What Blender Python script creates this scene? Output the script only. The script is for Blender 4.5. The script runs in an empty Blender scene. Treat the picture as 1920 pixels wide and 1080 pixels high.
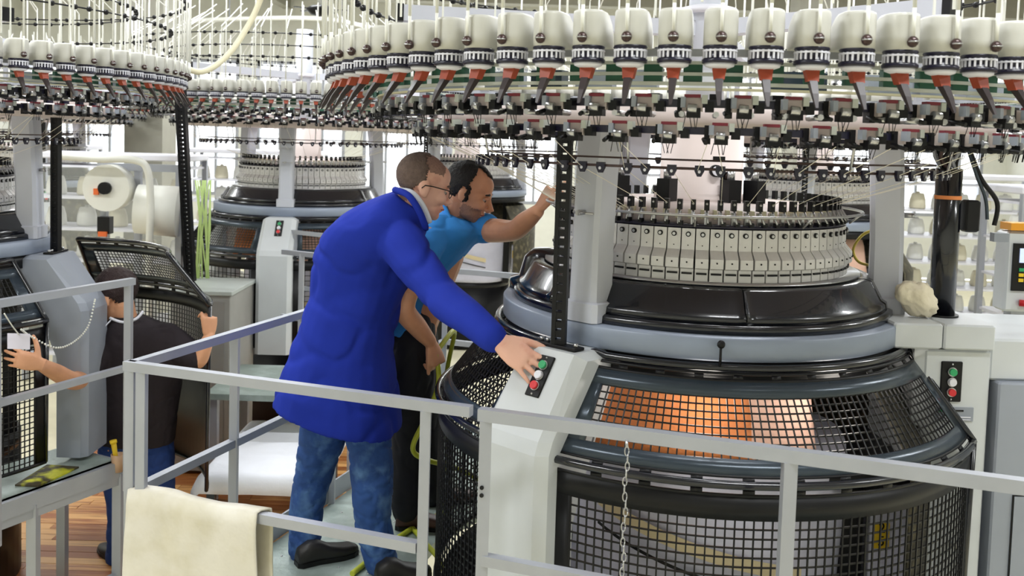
import bpy, bmesh, math, random
import numpy as np
from mathutils import Vector, Matrix, Euler, noise
random.seed(7)
PI = math.pi
C = bpy.context.scene.collection
S = bpy.context.scene

# ------------------------------------------------------------------ camera, world, light, exposure
FPX, PPY = 1750.0, 366.0
CAM = Vector((0, 0, 2.41))
cam_rot = Matrix.Rotation(math.radians(90) - math.atan(0.058), 3, 'X') @ Matrix.Rotation(0.03, 3, 'Z')
cd = bpy.data.cameras.new('camera'); cam = bpy.data.objects.new('camera', cd); C.objects.link(cam)
cam.matrix_world = Matrix.Translation(CAM) @ cam_rot.to_4x4()
cd.sensor_width = 36; cd.lens = 36 * FPX / 1920; cd.shift_y = -(540 - PPY) / 1920
cd.clip_start = .05; cd.clip_end = 100
cd.dof.use_dof = True; cd.dof.focus_distance = 3.3; cd.dof.aperture_fstop = 5.0
S.camera = cam
w = bpy.data.worlds.new('world'); S.world = w; w.use_nodes = True
w.node_tree.nodes['Background'].inputs[0].default_value = (.93, .97, 1, 1)
w.node_tree.nodes['Background'].inputs[1].default_value = 3.0
S.view_settings.view_transform = 'Standard'; S.view_settings.look = 'None'
S.view_settings.exposure = 0.36; S.view_settings.gamma = 1; S.view_settings.use_curve_mapping = False
CEIL = 5.0
def area(name, loc, sx, sy, power, rot=(0, 0, 0), colr=(.95, .98, 1)):
    l = bpy.data.lights.new(name, 'AREA'); l.shape = 'RECTANGLE'; l.size = sx; l.size_y = sy; l.energy = power; l.color = colr
    o = bpy.data.objects.new(name, l); C.objects.link(o); o.location = loc; o.rotation_euler = rot
    return o
LAMPS = [(x, y) for y in (1.2, 4.2, 7.4, 10.6, 14.0) for x in (-6.0, -2.4, 1.4, 5.2)]
for (x, y) in LAMPS:
    area('lamp_light', (x, y, CEIL - .33), 1.5, .3, 62)

def P(px, py, Y):
    """point seen at pixel (px,py) that lies at world depth Y"""
    d = cam_rot @ Vector(((px - 960) / FPX, -(py - PPY) / FPX, -1))
    return CAM + d * (Y / d.y)
def proj(v):
    q = cam_rot.transposed() @ (Vector(v) - CAM)
    if q.z > -.05: return (-9999, -9999)
    return (960 + FPX * q.x / -q.z, PPY - FPX * q.y / -q.z)
def inview(v, m=60):
    x, y = proj(v)
    return -m < x < 1920 + m and -m * 2 < y < 1080 + m * 2

# ------------------------------------------------------------------ materials
def lin(c):
    return tuple(((v / 255) / 12.92 if v / 255 <= .04045 else ((v / 255 + .055) / 1.055) ** 2.4) for v in c) + (1,)
MATS = {}
def mat(name, c, rough=.5, metal=0, noise_amt=.06, nscale=8, bump=0, bscale=60, spec=.5, emit=0, c2=None, c2scale=3, c2lo=.45, c2hi=.6, coat=0, alpha=1, trans=0):
    if name in MATS: return MATS[name]
    m = bpy.data.materials.new(name); m.use_nodes = True; nt = m.node_tree; n = nt.nodes; L = nt.links
    b = n['Principled BSDF']; b.inputs['Roughness'].default_value = rough; b.inputs['Metallic'].default_value = metal
    b.inputs['Specular IOR Level'].default_value = spec; b.inputs['Coat Weight'].default_value = coat
    tc = n.new('ShaderNodeTexCoord')
    nz = n.new('ShaderNodeTexNoise'); nz.inputs['Scale'].default_value = nscale; nz.inputs['Detail'].default_value = 4
    L.new(tc.outputs['Object'], nz.inputs['Vector'])
    mx = n.new('ShaderNodeMix'); mx.data_type = 'RGBA'; mx.blend_type = 'MULTIPLY'
    a = lin(c); mx.inputs['A'].default_value = a
    mr = n.new('ShaderNodeMapRange'); mr.inputs['To Min'].default_value = 1 - noise_amt * 2; mr.inputs['To Max'].default_value = 1 + noise_amt * 2
    L.new(nz.outputs['Fac'], mr.inputs['Value'])
    mx.inputs['Factor'].default_value = 1
    L.new(mr.outputs['Result'], mx.inputs['B'])
    if c2:
        n2 = n.new('ShaderNodeTexNoise'); n2.inputs['Scale'].default_value = c2scale; n2.inputs['Detail'].default_value = 5
        L.new(tc.outputs['Object'], n2.inputs['Vector'])
        r2 = n.new('ShaderNodeMapRange'); r2.inputs['From Min'].default_value = c2lo; r2.inputs['From Max'].default_value = c2hi
        L.new(n2.outputs['Fac'], r2.inputs['Value'])
        m2 = n.new('ShaderNodeMix'); m2.data_type = 'RGBA'; m2.inputs['A'].default_value = a; m2.inputs['B'].default_value = lin(c2)
        L.new(r2.outputs['Result'], m2.inputs['Factor']); L.new(m2.outputs['Result'], mx.inputs['A'])
    L.new(mx.outputs['Result'], b.inputs['Base Color'])
    if bump:
        n3 = n.new('ShaderNodeTexNoise'); n3.inputs['Scale'].default_value = bscale; n3.inputs['Detail'].default_value = 3
        L.new(tc.outputs['Object'], n3.inputs['Vector'])
        bp = n.new('ShaderNodeBump'); bp.inputs['Strength'].default_value = bump; bp.inputs['Distance'].default_value = .01
        L.new(n3.outputs['Fac'], bp.inputs['Height']); L.new(bp.outputs['Normal'], b.inputs['Normal'])
    if emit:
        b.inputs['Emission Color'].default_value = a; b.inputs['Emission Strength'].default_value = emit
    if trans: b.inputs['Transmission Weight'].default_value = trans
    if alpha < 1: b.inputs['Alpha'].default_value = alpha
    MATS[name] = m
    return m
M_ring = mat('ring_blue_grey', (138, 148, 166), .38, .1, .03)
M_white = mat('housing_white', (206, 210, 214), .38, 0, .03)
M_side = mat('housing_grey', (150, 156, 168), .45, 0, .03)
M_black = mat('black_gloss', (17, 19, 27), .22, 0, .05, coat=.4)
M_bmat = mat('black_paint', (15, 15, 18), .42, 0, .1, spec=.3)
M_sheet = mat('guard_sheet', (58, 68, 78), .26, .35, .12)
M_col = mat('column_lilac', (198, 201, 212), .42, 0, .03)
M_pink = mat('column_pink', (212, 198, 194), .45, 0, .03)
M_alu = mat('cam_aluminium', (214, 212, 212), .32, .2, .06, 30)
M_steel = mat('steel', (190, 190, 192), .28, .9, .05)
M_rail = mat('rail_grey', (168, 171, 180), .42, .35, .05)
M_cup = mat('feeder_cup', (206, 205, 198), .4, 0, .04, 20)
M_cup2 = mat('feeder_cup_darker', (188, 186, 178), .4, 0, .04, 20)  # slightly darker tone for the strip on the housing front
M_wht = mat('wheel_white', (226, 226, 236), .35, 0, .03)
M_navy = mat('wheel_navy', (24, 22, 44), .3, 0, .05)
M_org = mat('feeder_orange', (150, 60, 32), .5, 0, .12, 40)
M_lever = mat('lever_brown', (44, 34, 36), .4, 0, .1)
M_dred = mat('dark_red', (120, 34, 48), .5, 0, .05)
M_grn = mat('cable_green', (30, 82, 62), .5, 0, .1)
M_pgrn = mat('rail_palegreen', (190, 194, 186), .45, .2, .05)
M_brn = mat('ball_brown', (66, 48, 46), .3, .3, .2, 60)
M_tube = mat('tube_white', (232, 232, 224), .4, 0, .03)
M_thread = mat('thread_white', (238, 232, 215), .6, 0, .05)
M_deck = mat('deck_green', (158, 172, 166), .38, .25, .08, 5, bump=.25, bscale=40, c2=(190, 204, 200), c2scale=6, c2lo=.5, c2hi=.75)
M_glass = mat('pvc', (225, 228, 222), .12, 0, .02, alpha=.13)
M_wall = mat('wall_paint', (228, 228, 220), .8, 0, .03)
M_ceil = mat('ceiling_paint', (184, 182, 174), .8, 0, .04, 1.5)
M_beam = mat('beam_paint', (158, 156, 144), .7, 0, .05)
M_cream = mat('cream', (225, 218, 190), .6, 0, .06)
M_hose = mat('hose_lime', (196, 204, 62), .4, 0, .05)
M_jean = mat('denim', (40, 76, 138), .85, 0, .16, 22, bump=.5, bscale=26, c2=(104, 144, 194), c2scale=10, c2lo=.5, c2hi=.78)
M_jean2 = mat('denim_dark', (30, 62, 130), .85, 0, .14, 14, bump=.4, bscale=26)
M_coat = mat('coat_blue', (30, 50, 158), .85, 0, .05, 10, bump=.35, bscale=9, spec=.2)
M_polo = mat('polo_cyan', (62, 146, 226), .8, 0, .05, 14, bump=.3, bscale=30, spec=.2)
M_tee = mat('shirt_black', (44, 38, 42), .8, 0, .1, 12, bump=.4, bscale=20, spec=.2)
M_trous = mat('trousers_black', (22, 22, 32), .8, 0, .1, 12, bump=.3, bscale=20)
M_skin = mat('skin_fair', (236, 184, 162), .5, 0, .06, 18, c2=(216, 134, 116), c2scale=14, c2lo=.55, c2hi=.85)
M_skin2 = mat('skin_tan', (220, 160, 126), .48, 0, .07, 18)
M_skin3 = mat('skin_olive', (216, 158, 122), .5, 0, .07, 18)
M_hair1 = mat('hair_greybrown', (108, 90, 82), .8, 0, .25, 60, bump=.6, bscale=160)
M_hair2 = mat('hair_black', (22, 18, 18), .6, 0, .25, 60, bump=.6, bscale=160)
M_hair3 = mat('hair_brown', (44, 26, 26), .6, 0, .25, 60, bump=.6, bscale=160)
M_shoe = mat('shoe_black', (26, 24, 24), .5, 0, .1)
M_shoeb = mat('shoe_brown', (74, 44, 34), .5, 0, .1)
M_cloth = mat('cloth_beige', (220, 215, 203), .9, 0, .05, 9, bump=.6, bscale=12, c2=(204, 197, 174), c2scale=5, c2lo=.5, c2hi=.72)
M_fab = mat('fabric_lavender', (205, 205, 222), .85, 0, .05, 12, bump=.3, bscale=30)
M_forg = mat('fabric_orange', (226, 140, 84), .8, 0, .08, 6, bump=.3, bscale=80)
M_fpnk = mat('fabric_pink', (232, 190, 172), .8, 0, .05, 6, bump=.3, bscale=80)
M_red = mat('button_red', (214, 40, 48), .35)
M_green = mat('button_green', (40, 160, 100), .35)
M_yel = mat('sticker_yellow', (232, 196, 40), .5)
M_lime = mat('yarn_lime', (196, 222, 140), .6, 0, .1)
M_lamp = mat('lamp_tube', (255, 252, 244), .5, emit=5)
M_screen = mat('screen_blue', (190, 205, 240), .3, emit=.6)

# wood floor
def wood(name, c1, c2):
    m = bpy.data.materials.new(name); m.use_nodes = True; nt = m.node_tree; n = nt.nodes; L = nt.links; b = n['Principled BSDF']
    tc = n.new('ShaderNodeTexCoord'); mp = n.new('ShaderNodeMapping'); mp.inputs['Scale'].default_value = (1.5, 14, 1)
    oi = n.new('ShaderNodeObjectInfo')
    L.new(tc.outputs['Object'], mp.inputs['Vector']); L.new(oi.outputs['Location'], mp.inputs['Location'])
    nz = n.new('ShaderNodeTexNoise'); nz.inputs['Scale'].default_value = 3; nz.inputs['Detail'].default_value = 6
    L.new(mp.outputs['Vector'], nz.inputs['Vector'])
    ad = n.new('ShaderNodeMath'); ad.operation = 'ADD'; L.new(nz.outputs['Fac'], ad.inputs[0])
    rr = n.new('ShaderNodeMapRange'); rr.inputs['To Min'].default_value = -.3; rr.inputs['To Max'].default_value = .3
    L.new(oi.outputs['Random'], rr.inputs['Value']); L.new(rr.outputs['Result'], ad.inputs[1])
    r = n.new('ShaderNodeValToRGB'); r.color_ramp.elements[0].color = lin(c1); r.color_ramp.elements[1].color = lin(c2)
    r.color_ramp.elements[0].position = .3; r.color_ramp.elements[1].position = .72
    L.new(ad.outputs[0], r.inputs['Fac']); L.new(r.outputs['Color'], b.inputs['Base Color']); b.inputs['Roughness'].default_value = .35
    return m
M_wood = wood('parquet', (168, 98, 48), (234, 178, 112))

# ------------------------------------------------------------------ mesh builder
class MB:
    def __init__(s): s.v = []; s.f = []; s.m = []; s.mats = []; s.sm = []
    def mi(s, m):
        if m not in s.mats: s.mats.append(m)
        return s.mats.index(m)
    def add(s, vs, fs, m, smooth=False, M=None):
        k = len(s.v); i = s.mi(m)
        if M is not None: vs = [M @ Vector(v) for v in vs]
        s.v += [tuple(v) for v in vs]
        s.f += [tuple(a + k for a in f) for f in fs]; s.m += [i] * len(fs); s.sm += [smooth] * len(fs)
        return s
    def merge(s, o, M):
        k = len(s.v); mp = [s.mi(m) for m in o.mats]
        if o.v:
            a = np.array(o.v); R = np.array(M)[:3, :3]; t = np.array(M)[:3, 3]
            s.v += [tuple(r) for r in (a @ R.T + t).tolist()]
        s.f += [tuple(q + k for q in f) for f in o.f]; s.m += [mp[i] for i in o.m]; s.sm += o.sm
        return s
    def box(s, c, d, m, M=None, rz=0):
        x, y, z = d[0] / 2, d[1] / 2, d[2] / 2; cs, sn = math.cos(rz), math.sin(rz)
        vs = []
        for dx in (-x, x):
            for dy in (-y, y):
                for dz in (-z, z): vs.append((c[0] + dx * cs - dy * sn, c[1] + dx * sn + dy * cs, c[2] + dz))
        return s.add(vs, [(0, 1, 3, 2), (4, 6, 7, 5), (0, 4, 5, 1), (2, 3, 7, 6), (0, 2, 6, 4), (1, 5, 7, 3)], m, False, M)
    def bbox(s, c, d, m, b=.004, rz=0):
        """box with chamfered vertical and top edges"""
        x, y, z = d[0] / 2, d[1] / 2, d[2] / 2; cs, sn = math.cos(rz), math.sin(rz)
        def ringp(ix, iy, zz, ch):
            pts = [(-ix + ch, -iy), (ix - ch, -iy), (ix, -iy + ch), (ix, iy - ch), (ix - ch, iy), (-ix + ch, iy), (-ix, iy - ch), (-ix, -iy + ch)]
            return [(c[0] + px * cs - py * sn, c[1] + px * sn + py * cs, c[2] + zz) for px, py in pts]
        s.loft([ringp(x - b, y - b, -z, b), ringp(x, y, -z + b, b), ringp(x, y, z - b, b), ringp(x - b, y - b, z, b)], m, False)
        return s
    def loft(s, rings, m, smooth=True, caps=True, closed=True):
        n = len(rings[0]); vs = [p for r in rings for p in r]; fs = []
        for i in range(len(rings) - 1):
            for j in range(n if closed else n - 1):
                a = i * n + j; b_ = i * n + (j + 1) % n
                fs.append((a, b_, b_ + n, a + n))
        s.add(vs, fs, m, smooth)
        if caps and closed:
            k = len(s.v) - len(vs)
            s.f += [tuple(k + j for j in range(n - 1, -1, -1)), tuple(k + (len(rings) - 1) * n + j for j in range(n))]
            s.m += [s.mi(m)] * 2; s.sm += [False] * 2
        return s
    def cyl(s, p0, p1, r0, m, r1=None, n=10, caps=True, smooth=True):
        p0, p1 = Vector(p0), Vector(p1); r1 = r0 if r1 is None else r1
        d = (p1 - p0).normalized(); u = d.orthogonal().normalized(); v = d.cross(u)
        rg = [[p + (u * math.cos(2 * PI * j / n) + v * math.sin(2 * PI * j / n)) * r for j in range(n)] for p, r in ((p0, r0), (p1, r1))]
        return s.loft(rg, m, smooth, caps)
    def tube(s, pts, r, m, n=6, caps=True, smooth=True):
        pts = [Vector(p) for p in pts]; rs = r if isinstance(r, (list, tuple)) else [r] * len(pts)
        d0 = (pts[1] - pts[0]).normalized(); u = d0.orthogonal().normalized(); rg = []
        for i, p in enumerate(pts):
            d = (pts[min(i + 1, len(pts) - 1)] - pts[max(i - 1, 0)]).normalized()
            u = (u - d * u.dot(d)).normalized(); v = d.cross(u)
            rg.append([p + (u * math.cos(2 * PI * j / n) + v * math.sin(2 * PI * j / n)) * rs[i] for j in range(n)])
        return s.loft(rg, m, smooth, caps)
    def lathe(s, prof, m, a0=0, a1=2 * PI, n=48, c=(0, 0), smooth=True, closeprof=True):
        """prof list of (r,z); closed profile swept about the axis -> solid sector"""
        full = abs(a1 - a0) >= 2 * PI - 1e-4; k = len(prof); N = n if full else n + 1
        vs = []
        for i in range(N):
            a = a0 + (a1 - a0) * i / n
            for r, z in prof: vs.append((c[0] + r * math.cos(a), c[1] + r * math.sin(a), z))
        fs = []; kk = k if closeprof else k - 1
        for i in range(n):
            for j in range(kk):
                i2 = (i + 1) % N; j2 = (j + 1) % k
                fs.append((i * k + j, i2 * k + j, i2 * k + j2, i * k + j2))
        if not full and closeprof:
            fs.append(tuple(range(k - 1, -1, -1))); fs.append(tuple((N - 1) * k + j for j in range(k)))
        return s.add(vs, fs, m, smooth)
    def arc(s, R, z, w_, h, m, a0=0, a1=2 * PI, n=48, c=(0, 0)):
        return s.lathe([(R - w_ / 2, z - h / 2), (R + w_ / 2, z - h / 2), (R + w_ / 2, z + h / 2), (R - w_ / 2, z + h / 2)], m, a0, a1, n, c, False)
    def torus(s, R, z, r, m, a0=0, a1=2 * PI, n=64, k=6, c=(0, 0)):
        return s.lathe([(R + r * math.cos(2 * PI * j / k), z + r * math.sin(2 * PI * j / k)) for j in range(k)], m, a0, a1, n, c)
    def sph(s, c, r, m, n=10, k=6, M=None):
        r = (r, r, r) if not isinstance(r, (tuple, list)) else r
        vs = [(c[0], c[1], c[2] + r[2])]; fs = []
        for i in range(1, k):
            t = PI * i / k
            for j in range(n):
                a = 2 * PI * j / n; vs.append((c[0] + r[0] * math.sin(t) * math.cos(a), c[1] + r[1] * math.sin(t) * math.sin(a), c[2] + r[2] * math.cos(t)))
        vs.append((c[0], c[1], c[2] - r[2])); last = len(vs) - 1
        for j in range(n):
            fs.append((0, 1 + j, 1 + (j + 1) % n)); fs.append((last, last - n + (j + 1) % n, last - n + j))
        for i in range(k - 2):
            for j in range(n):
                a = 1 + i * n + j; b_ = 1 + i * n + (j + 1) % n; fs.append((a, a + n, b_ + n, b_))
        return s.add(vs, fs, m, True, M)
    def prism(s, poly, z0, z1, m):
        n = len(poly); vs = [(x, y, z0) for x, y in poly] + [(x, y, z1) for x, y in poly]
        fs = [tuple(range(n - 1, -1, -1)), tuple(range(n, 2 * n))] + [(i, (i + 1) % n, (i + 1) % n + n, i + n) for i in range(n)]
        return s.add(vs, fs, m)
    def bar(s, p0, p1, w_, h, m):
        """square section bar between two points, section upright"""
        p0, p1 = Vector(p0), Vector(p1); d = (p1 - p0).normalized()
        up = Vector((0, 0, 1)) if abs(d.z) < .9 else Vector((0, 1, 0))
        sd = d.cross(up).normalized(); up = sd.cross(d)
        q = [sd * a * w_ / 2 + up * b_ * h / 2 for a, b_ in ((-1, -1), (1, -1), (1, 1), (-1, 1))]
        return s.loft([[p0 + t for t in q], [p1 + t for t in q]], m, False)
    def mesh(s, name):
        me = bpy.data.meshes.new(name); me.from_pydata(s.v, [], s.f)
        for m in s.mats: me.materials.append(m)
        me.polygons.foreach_set('material_index', s.m); me.polygons.foreach_set('use_smooth', s.sm)
        me.validate(); me.update()
        return me
def obj(name, mb, parent=None, M=None, stuff=False, label=None, recalc=True):
    me = mb if isinstance(mb, bpy.types.Mesh) else mb.mesh(name)
    if recalc and not isinstance(mb, bpy.types.Mesh):
        b = bmesh.new(); b.from_mesh(me); bmesh.ops.recalc_face_normals(b, faces=b.faces); b.to_mesh(me); b.free()
    o = bpy.data.objects.new(name, me); C.objects.link(o)
    if parent: o.parent = parent
    if M is not None: o.matrix_local = M
    if stuff: o['kind'] = 'stuff'
    if label: o['label'] = label
    return o
def tag(o, label, cat, group=None):
    o['label'] = label; o['category'] = cat
    if group: o['group'] = group
    return o
def thing(name, label, cat, loc=(0, 0, 0), rz=0, group=None):
    o = bpy.data.objects.new(name, None); C.objects.link(o); o.empty_display_size = .1
    o.location = loc; o.rotation_euler = (0, 0, rz)
    return tag(o, label, cat, group)
def struct(name, mb, parent=None):
    o = obj(name, mb, parent)
    if not parent: o['kind'] = 'structure'
    return o
def T(x, y, z, rz=0): return Matrix.Translation((x, y, z)) @ Matrix.Rotation(rz, 4, 'Z')
def spline(pts, per=8):
    pts = [Vector(p) for p in pts]; out = []
    for i in range(len(pts) - 1):
        p0 = pts[max(i - 1, 0)]; p1 = pts[i]; p2 = pts[i + 1]; p3 = pts[min(i + 2, len(pts) - 1)]
        for k in range(per):
            t = k / per
            out.append(.5 * ((2 * p1) + (p2 - p0) * t + (2 * p0 - 5 * p1 + 4 * p2 - p3) * t * t + (3 * p1 - p0 - 3 * p2 + p3) * t ** 3))
    out.append(pts[-1]); return out
D = math.radians

# ------------------------------------------------------------------ room
X0, X1, Y0, Y1 = -9.5, 9.5, -2.5, 18.0
mb = MB(); mb.box(((X0 + X1) / 2, (Y0 + Y1) / 2, -.06), (X1 - X0, Y1 - Y0, .08), M_cream); fl = struct('floor', mb)
# parquet planks where the floor shows
pm = MB(); pm.box((0, 0, 0), (.5, .072, .02), M_wood); plank = pm.mesh('plank')
pm2 = MB()
cnt = 0
ry = random.Random(3)
for r in range(0, 62):
    y = 4.1 + r * .075
    x = -3.4 + ry.random() * .3
    while x < -.35:
        c = Vector((x + .25, y, -.01)); px, py = proj(c)
        if -40 < px < 720 and py < 1120:
            if cnt < 290 and y < 7.6:
                obj('plank', plank, fl, T(x + .25, y, -.01 + ry.uniform(-.0008, .0008), ry.uniform(-.002, .002))); cnt += 1
            else: pm2.box((x + .25, y, -.01), (.5, .072, .02), M_wood)
        x += .503
obj('plank_field', pm2, fl, stuff=True)
mb = MB(); mb.box(((X0 + X1) / 2, (Y0 + Y1) / 2, CEIL + .05), (X1 - X0, Y1 - Y0, .1), M_ceil); ceil = struct('ceiling', mb)
bm_ = MB(); bm_.box((0, 0, 0), (X1 - X0, .3, .34), M_beam); beam = bm_.mesh('beam')
for y in (2.6, 5.8, 9.0, 12.2, 15.6): obj('beam', beam, ceil, T(0, y, CEIL - .17, 0))
bm_ = MB(); bm_.bar((0, 0, 0), (0, Y1 - Y0, 0), .14, .2, M_beam); bl = bm_.mesh('purlin')
for x in (-7, -4.4, -.6, 3.2, 6.8): obj('purlin', bl, ceil, T(x, Y0, CEIL - .1))
for nm, c, d in (('wall_left', (X0 - .05, 7.75, 2.5), (.1, 20.5, 5)), ('wall_right', (X1 + .05, 7.75, 2.5), (.1, 20.5, 5)), ('wall_front', (0, Y0 - .05, 2.5), (19.2, .1, 5))):
    mb = MB(); mb.box(c, d, M_wall); struct(nm, mb)
# back wall with a long band of windows
mb = MB(); mb.box((0, Y1 + .05, .6), (19.2, .1, 1.2), M_wall); mb.box((0, Y1 + .05, 4.4), (19.2, .1, 1.2), M_wall)
WX = [-8.2 + i * 2.05 for i in range(9)]
for i in range(10):
    xa = -9.6 if i == 0 else WX[i - 1] + .85; xb = 9.6 if i == 9 else WX[i] - .85
    mb.box(((xa + xb) / 2, Y1 + .05, 2.5), (xb - xa, .1, 2.6), M_wall)
struct('wall_back', mb)
for i, x in enumerate(WX):
    o = bpy.data.objects.new('window_%d' % (i + 1), None); C.objects.link(o); o.location = (x, Y1 + .05, 2.5); o['kind'] = 'structure'
    f = MB()
    for sx in (-1, 1): f.box((sx * .82, 0, 0), (.06, .12, 2.6), M_rail)
    for sz in (-1, 1): f.box((0, 0, sz * 1.27), (1.7, .12, .06), M_rail)
    obj('window_frame', f, o)
    g = MB(); g.box((0, 0, 0), (.05, .08, 2.5), M_rail); mu = g.mesh('mullion')
    for k in (-.41, 0, .41): obj('mullion', mu, o, T(k, 0, 0))
    g = MB(); g.box((0, 0, 0), (.38, .01, 2.48), M_glass); pn = g.mesh('pane')
    for k in (-.615, -.205, .205, .615): obj('pane', pn, o, T(k, 0, 0))
# wall columns
mb = MB(); mb.box((0, 0, 2.5), (.45, .45, 5), M_beam); pc = mb.mesh('column')
for i, (x, y) in enumerate(((-4.35, 11.2), (3.9, 12.5))):
    o = obj('column', pc, None, T(x, y, 0)); o['kind'] = 'structure'
# light fixtures
lf = MB(); lf.bbox((0, 0, .05), (1.6, .34, .08), M_wht, .01); lfm = lf.mesh('fixture_body')
lt = MB(); lt.cyl((-.74, 0, 0), (.74, 0, 0), .018, M_lamp, n=8); ltm = lt.mesh('lamp_tube')
lr = MB(); lr.cyl((0, 0, 0), (0, 0, .2), .008, M_rail, n=6); lrm = lr.mesh('hanger')
for i, (x, y) in enumerate(LAMPS):
    t = thing('ceiling_lamp', 'twin tube lamp, %s from the left in the %s row under the ceiling' % (['first', 'second', 'third', 'fourth'][i % 4], ['first', 'second', 'third', 'fourth', 'fifth'][i // 4]), 'lamp', (x, y, CEIL - .28), 0, 'fluorescent fittings under the ceiling')
    obj('fixture_body', lfm, t)
    for dy in (-.09, .09): obj('lamp_tube', ltm, t, T(0, dy, -.005))
    for dx in (-.6, .6): obj('hanger', lrm, t, T(dx, 0, .09))

# ------------------------------------------------------------------ knitting machine units
def feeder_units():
    """returns dict of MBs in a local frame: +x outward, z up, wheel at the origin"""
    cup = MB(); rings = []
    for z, back, sc in ((.018, .10, 1), (.05, .098, 1.01), (.075, .085, 1.01), (.094, .06, 1), (.100, .05, .96), (.102, .04, .86)):
        pts = []
        for j in range(9):
            a = D(-80 + 160 * j / 8); pts.append((.039 * sc * math.cos(a), .039 * sc * math.sin(a), z))
        pts += [(-back + .02, .037 * sc, z), (-back, .024 * sc, z), (-back, -.024 * sc, z), (-back + .02, -.037 * sc, z)]
        rings.append(pts)
    cup.loft(rings, M_cup, True)
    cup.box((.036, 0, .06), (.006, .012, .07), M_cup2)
    wh = MB(); wh.lathe([(0, .019), (.038, .019), (.040, .014), (.036, .010), (.036, -.012), (.041, -.014), (.040, -.022), (0, -.022)], M_navy, n=20, closeprof=False)
    wh.arc(.037, .006, .006, .004, M_wht, n=20)
    for j in range(20):
        a = 2 * PI * j / 20; wh.box((.0375 * math.cos(a), .0375 * math.sin(a), -.001), (.003, .0046, .02), M_wht, rz=a)
    ds = MB(); ds.lathe([(0, -.022), (.035, -.022), (.033, -.029), (.02, -.034), (0, -.035)], M_wht, n=16, closeprof=False)
    og = MB(); og.loft([[(-.012, -.016, -.033), (.014, -.016, -.033), (.014, .016, -.033), (-.012, .016, -.033)],
                        [(.0, -.012, -.06), (.024, -.012, -.06), (.024, .012, -.06), (.0, .012, -.06)]], M_org, False)
    lv = MB(); lv.loft([[(.002, -.009, -.058), (.024, -.009, -.058), (.024, .009, -.058), (.002, .009, -.058)],
                        [(.03, -.007, -.09), (.045, -.007, -.088), (.045, .007, -.088), (.03, .007, -.09)],
                        [(.056, -.003, -.122), (.061, -.003, -.121), (.061, .003, -.121), (.056, .003, -.122)]], M_lever, False)
    bl = MB(); bl.sph((.05, 0, .034), .013, M_brn, 8, 6); bl.cyl((.03, 0, .034), (.05, 0, .034), .004, M_steel, n=6)
    bl.torus(.011, .034, .002, M_steel, n=8, k=4, c=(.053, 0)); bl.cyl((.05, 0, .04), (.05, 0, .115), .0045, M_tube, n=6)
    return {'housing': cup, 'yarn_wheel': wh, 'wheel_cap': ds, 'lever_mount': og, 'lever': lv, 'eyelet': bl}
FU = feeder_units(); FM = {k: v.mesh(k) for k, v in FU.items()}
FALL = MB()
for v in FU.values(): FALL.merge(v, Matrix())
def sensor_unit(k):
    m = MB(); r = random.Random(k)
    m.box((0, 0, .0), (.045, .05, .034), M_pink); m.box((.024, 0, .02), (.02, .04, .008), M_dred)
    m.box((.03, .004, -.022), (.03, .034, .024), M_bmat); m.cyl((.045, -.01, -.01), (.045, .012, -.012), .011, M_steel, n=8)
    m.box((.02, .03, .012), (.03, .014, .022), M_pgrn); m.box((-.01, -.03, -.008), (.03, .016, .05), M_bmat); m.box((.03, -.022, .004), (.022, .012, .026), M_side); m.box((.012, .042, -.006), (.03, .022, .026), M_bmat); m.cyl((.0, -.04, -.02), (.05, -.036, -.03), .006, M_bmat, n=6)
    for j in range(4):
        y = -.015 + j * .01; m.cyl((.04, y, -.03), (.035, y + r.uniform(-.008, .008), -.06), .0012, M_bmat, n=3)
    return m
SU = [sensor_unit(1), sensor_unit(2)]; SM = [s.mesh('yarn_sensor') for s in SU]
def clip_unit():
    m = MB(); pts = [(0, -.013, .012), (0, .013, .012), (0, .014, -.004), (0, .006, -.02), (0, -.006, -.02), (0, -.014, -.004)]
    m.loft([[(x - .004, y, z) for x, y, z in pts], [(x + .006, y, z) for x, y, z in pts]], M_navy, False)
    m.sph((.008, 0, -.006), (.003, .005, .005), M_wht, 6, 4); return m
CU = clip_unit(); CM = CU.mesh('guide_clip')
def cam_unit(w_=.0415):
    m = MB(); pr = [(.50, 2.146), (.52, 2.146), (.522, 2.078), (.545, 2.052), (.546, 2.022), (.53, 2.016), (.531, 1.975), (.50, 1.975)]
    h = w_ / 2
    a = [(x, -h, z) for x, z in pr]; b = [(x, h, z) for x, z in pr]; n = len(pr)
    m.add(a + b, [tuple(range(n)), tuple(range(2 * n - 1, n - 1, -1))] + [(i, i + n, (i + 1) % n + n, (i + 1) % n) for i in range(n)], M_alu)
    m.box((.534, 0, 2.003), (.006, w_ * .8, .006), M_bmat)
    m.sph((.547, 0, 2.04), (.003, .003, .003), M_bmat, 6, 4)
    m.sph((.522, 0, 2.092), (.002, .002, .002), M_bmat, 6, 4)
    bo = MB(); bo.cyl((.518, 0, 2.128), (.527, 0, 2.128), .0085, M_bmat, n=10); bo.cyl((.526, 0, 2.128), (.529, 0, 2.128), .005, M_steel, n=8)
    return m, bo
KU, KB = cam_unit(); KM, KBM = KU.mesh('cam_box'), KB.mesh('bolt')
def dial_unit(k):
    m = MB(); r = random.Random(k)
    m.box((.49, 0, 2.175), (.012, .012, .05), M_steel); m.box((.492, 0, 2.222), (.02, .016, .034), M_bmat)
    m.sph((.502, 0, 2.226), (.004, .005, .005), M_steel, 6, 4)
    m.cyl((.5, 0, 2.205), (.525, .004, 2.165), .0035, M_steel, n=5); m.box((.515, .008, 2.163), (.02, .014, .014), M_bmat)
    m.box((.46, -.012, 2.19), (.03, .01, .03), M_cream); return m
DU = [dial_unit(1)]; DM = DU[0].mesh('yarn_guide')

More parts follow.
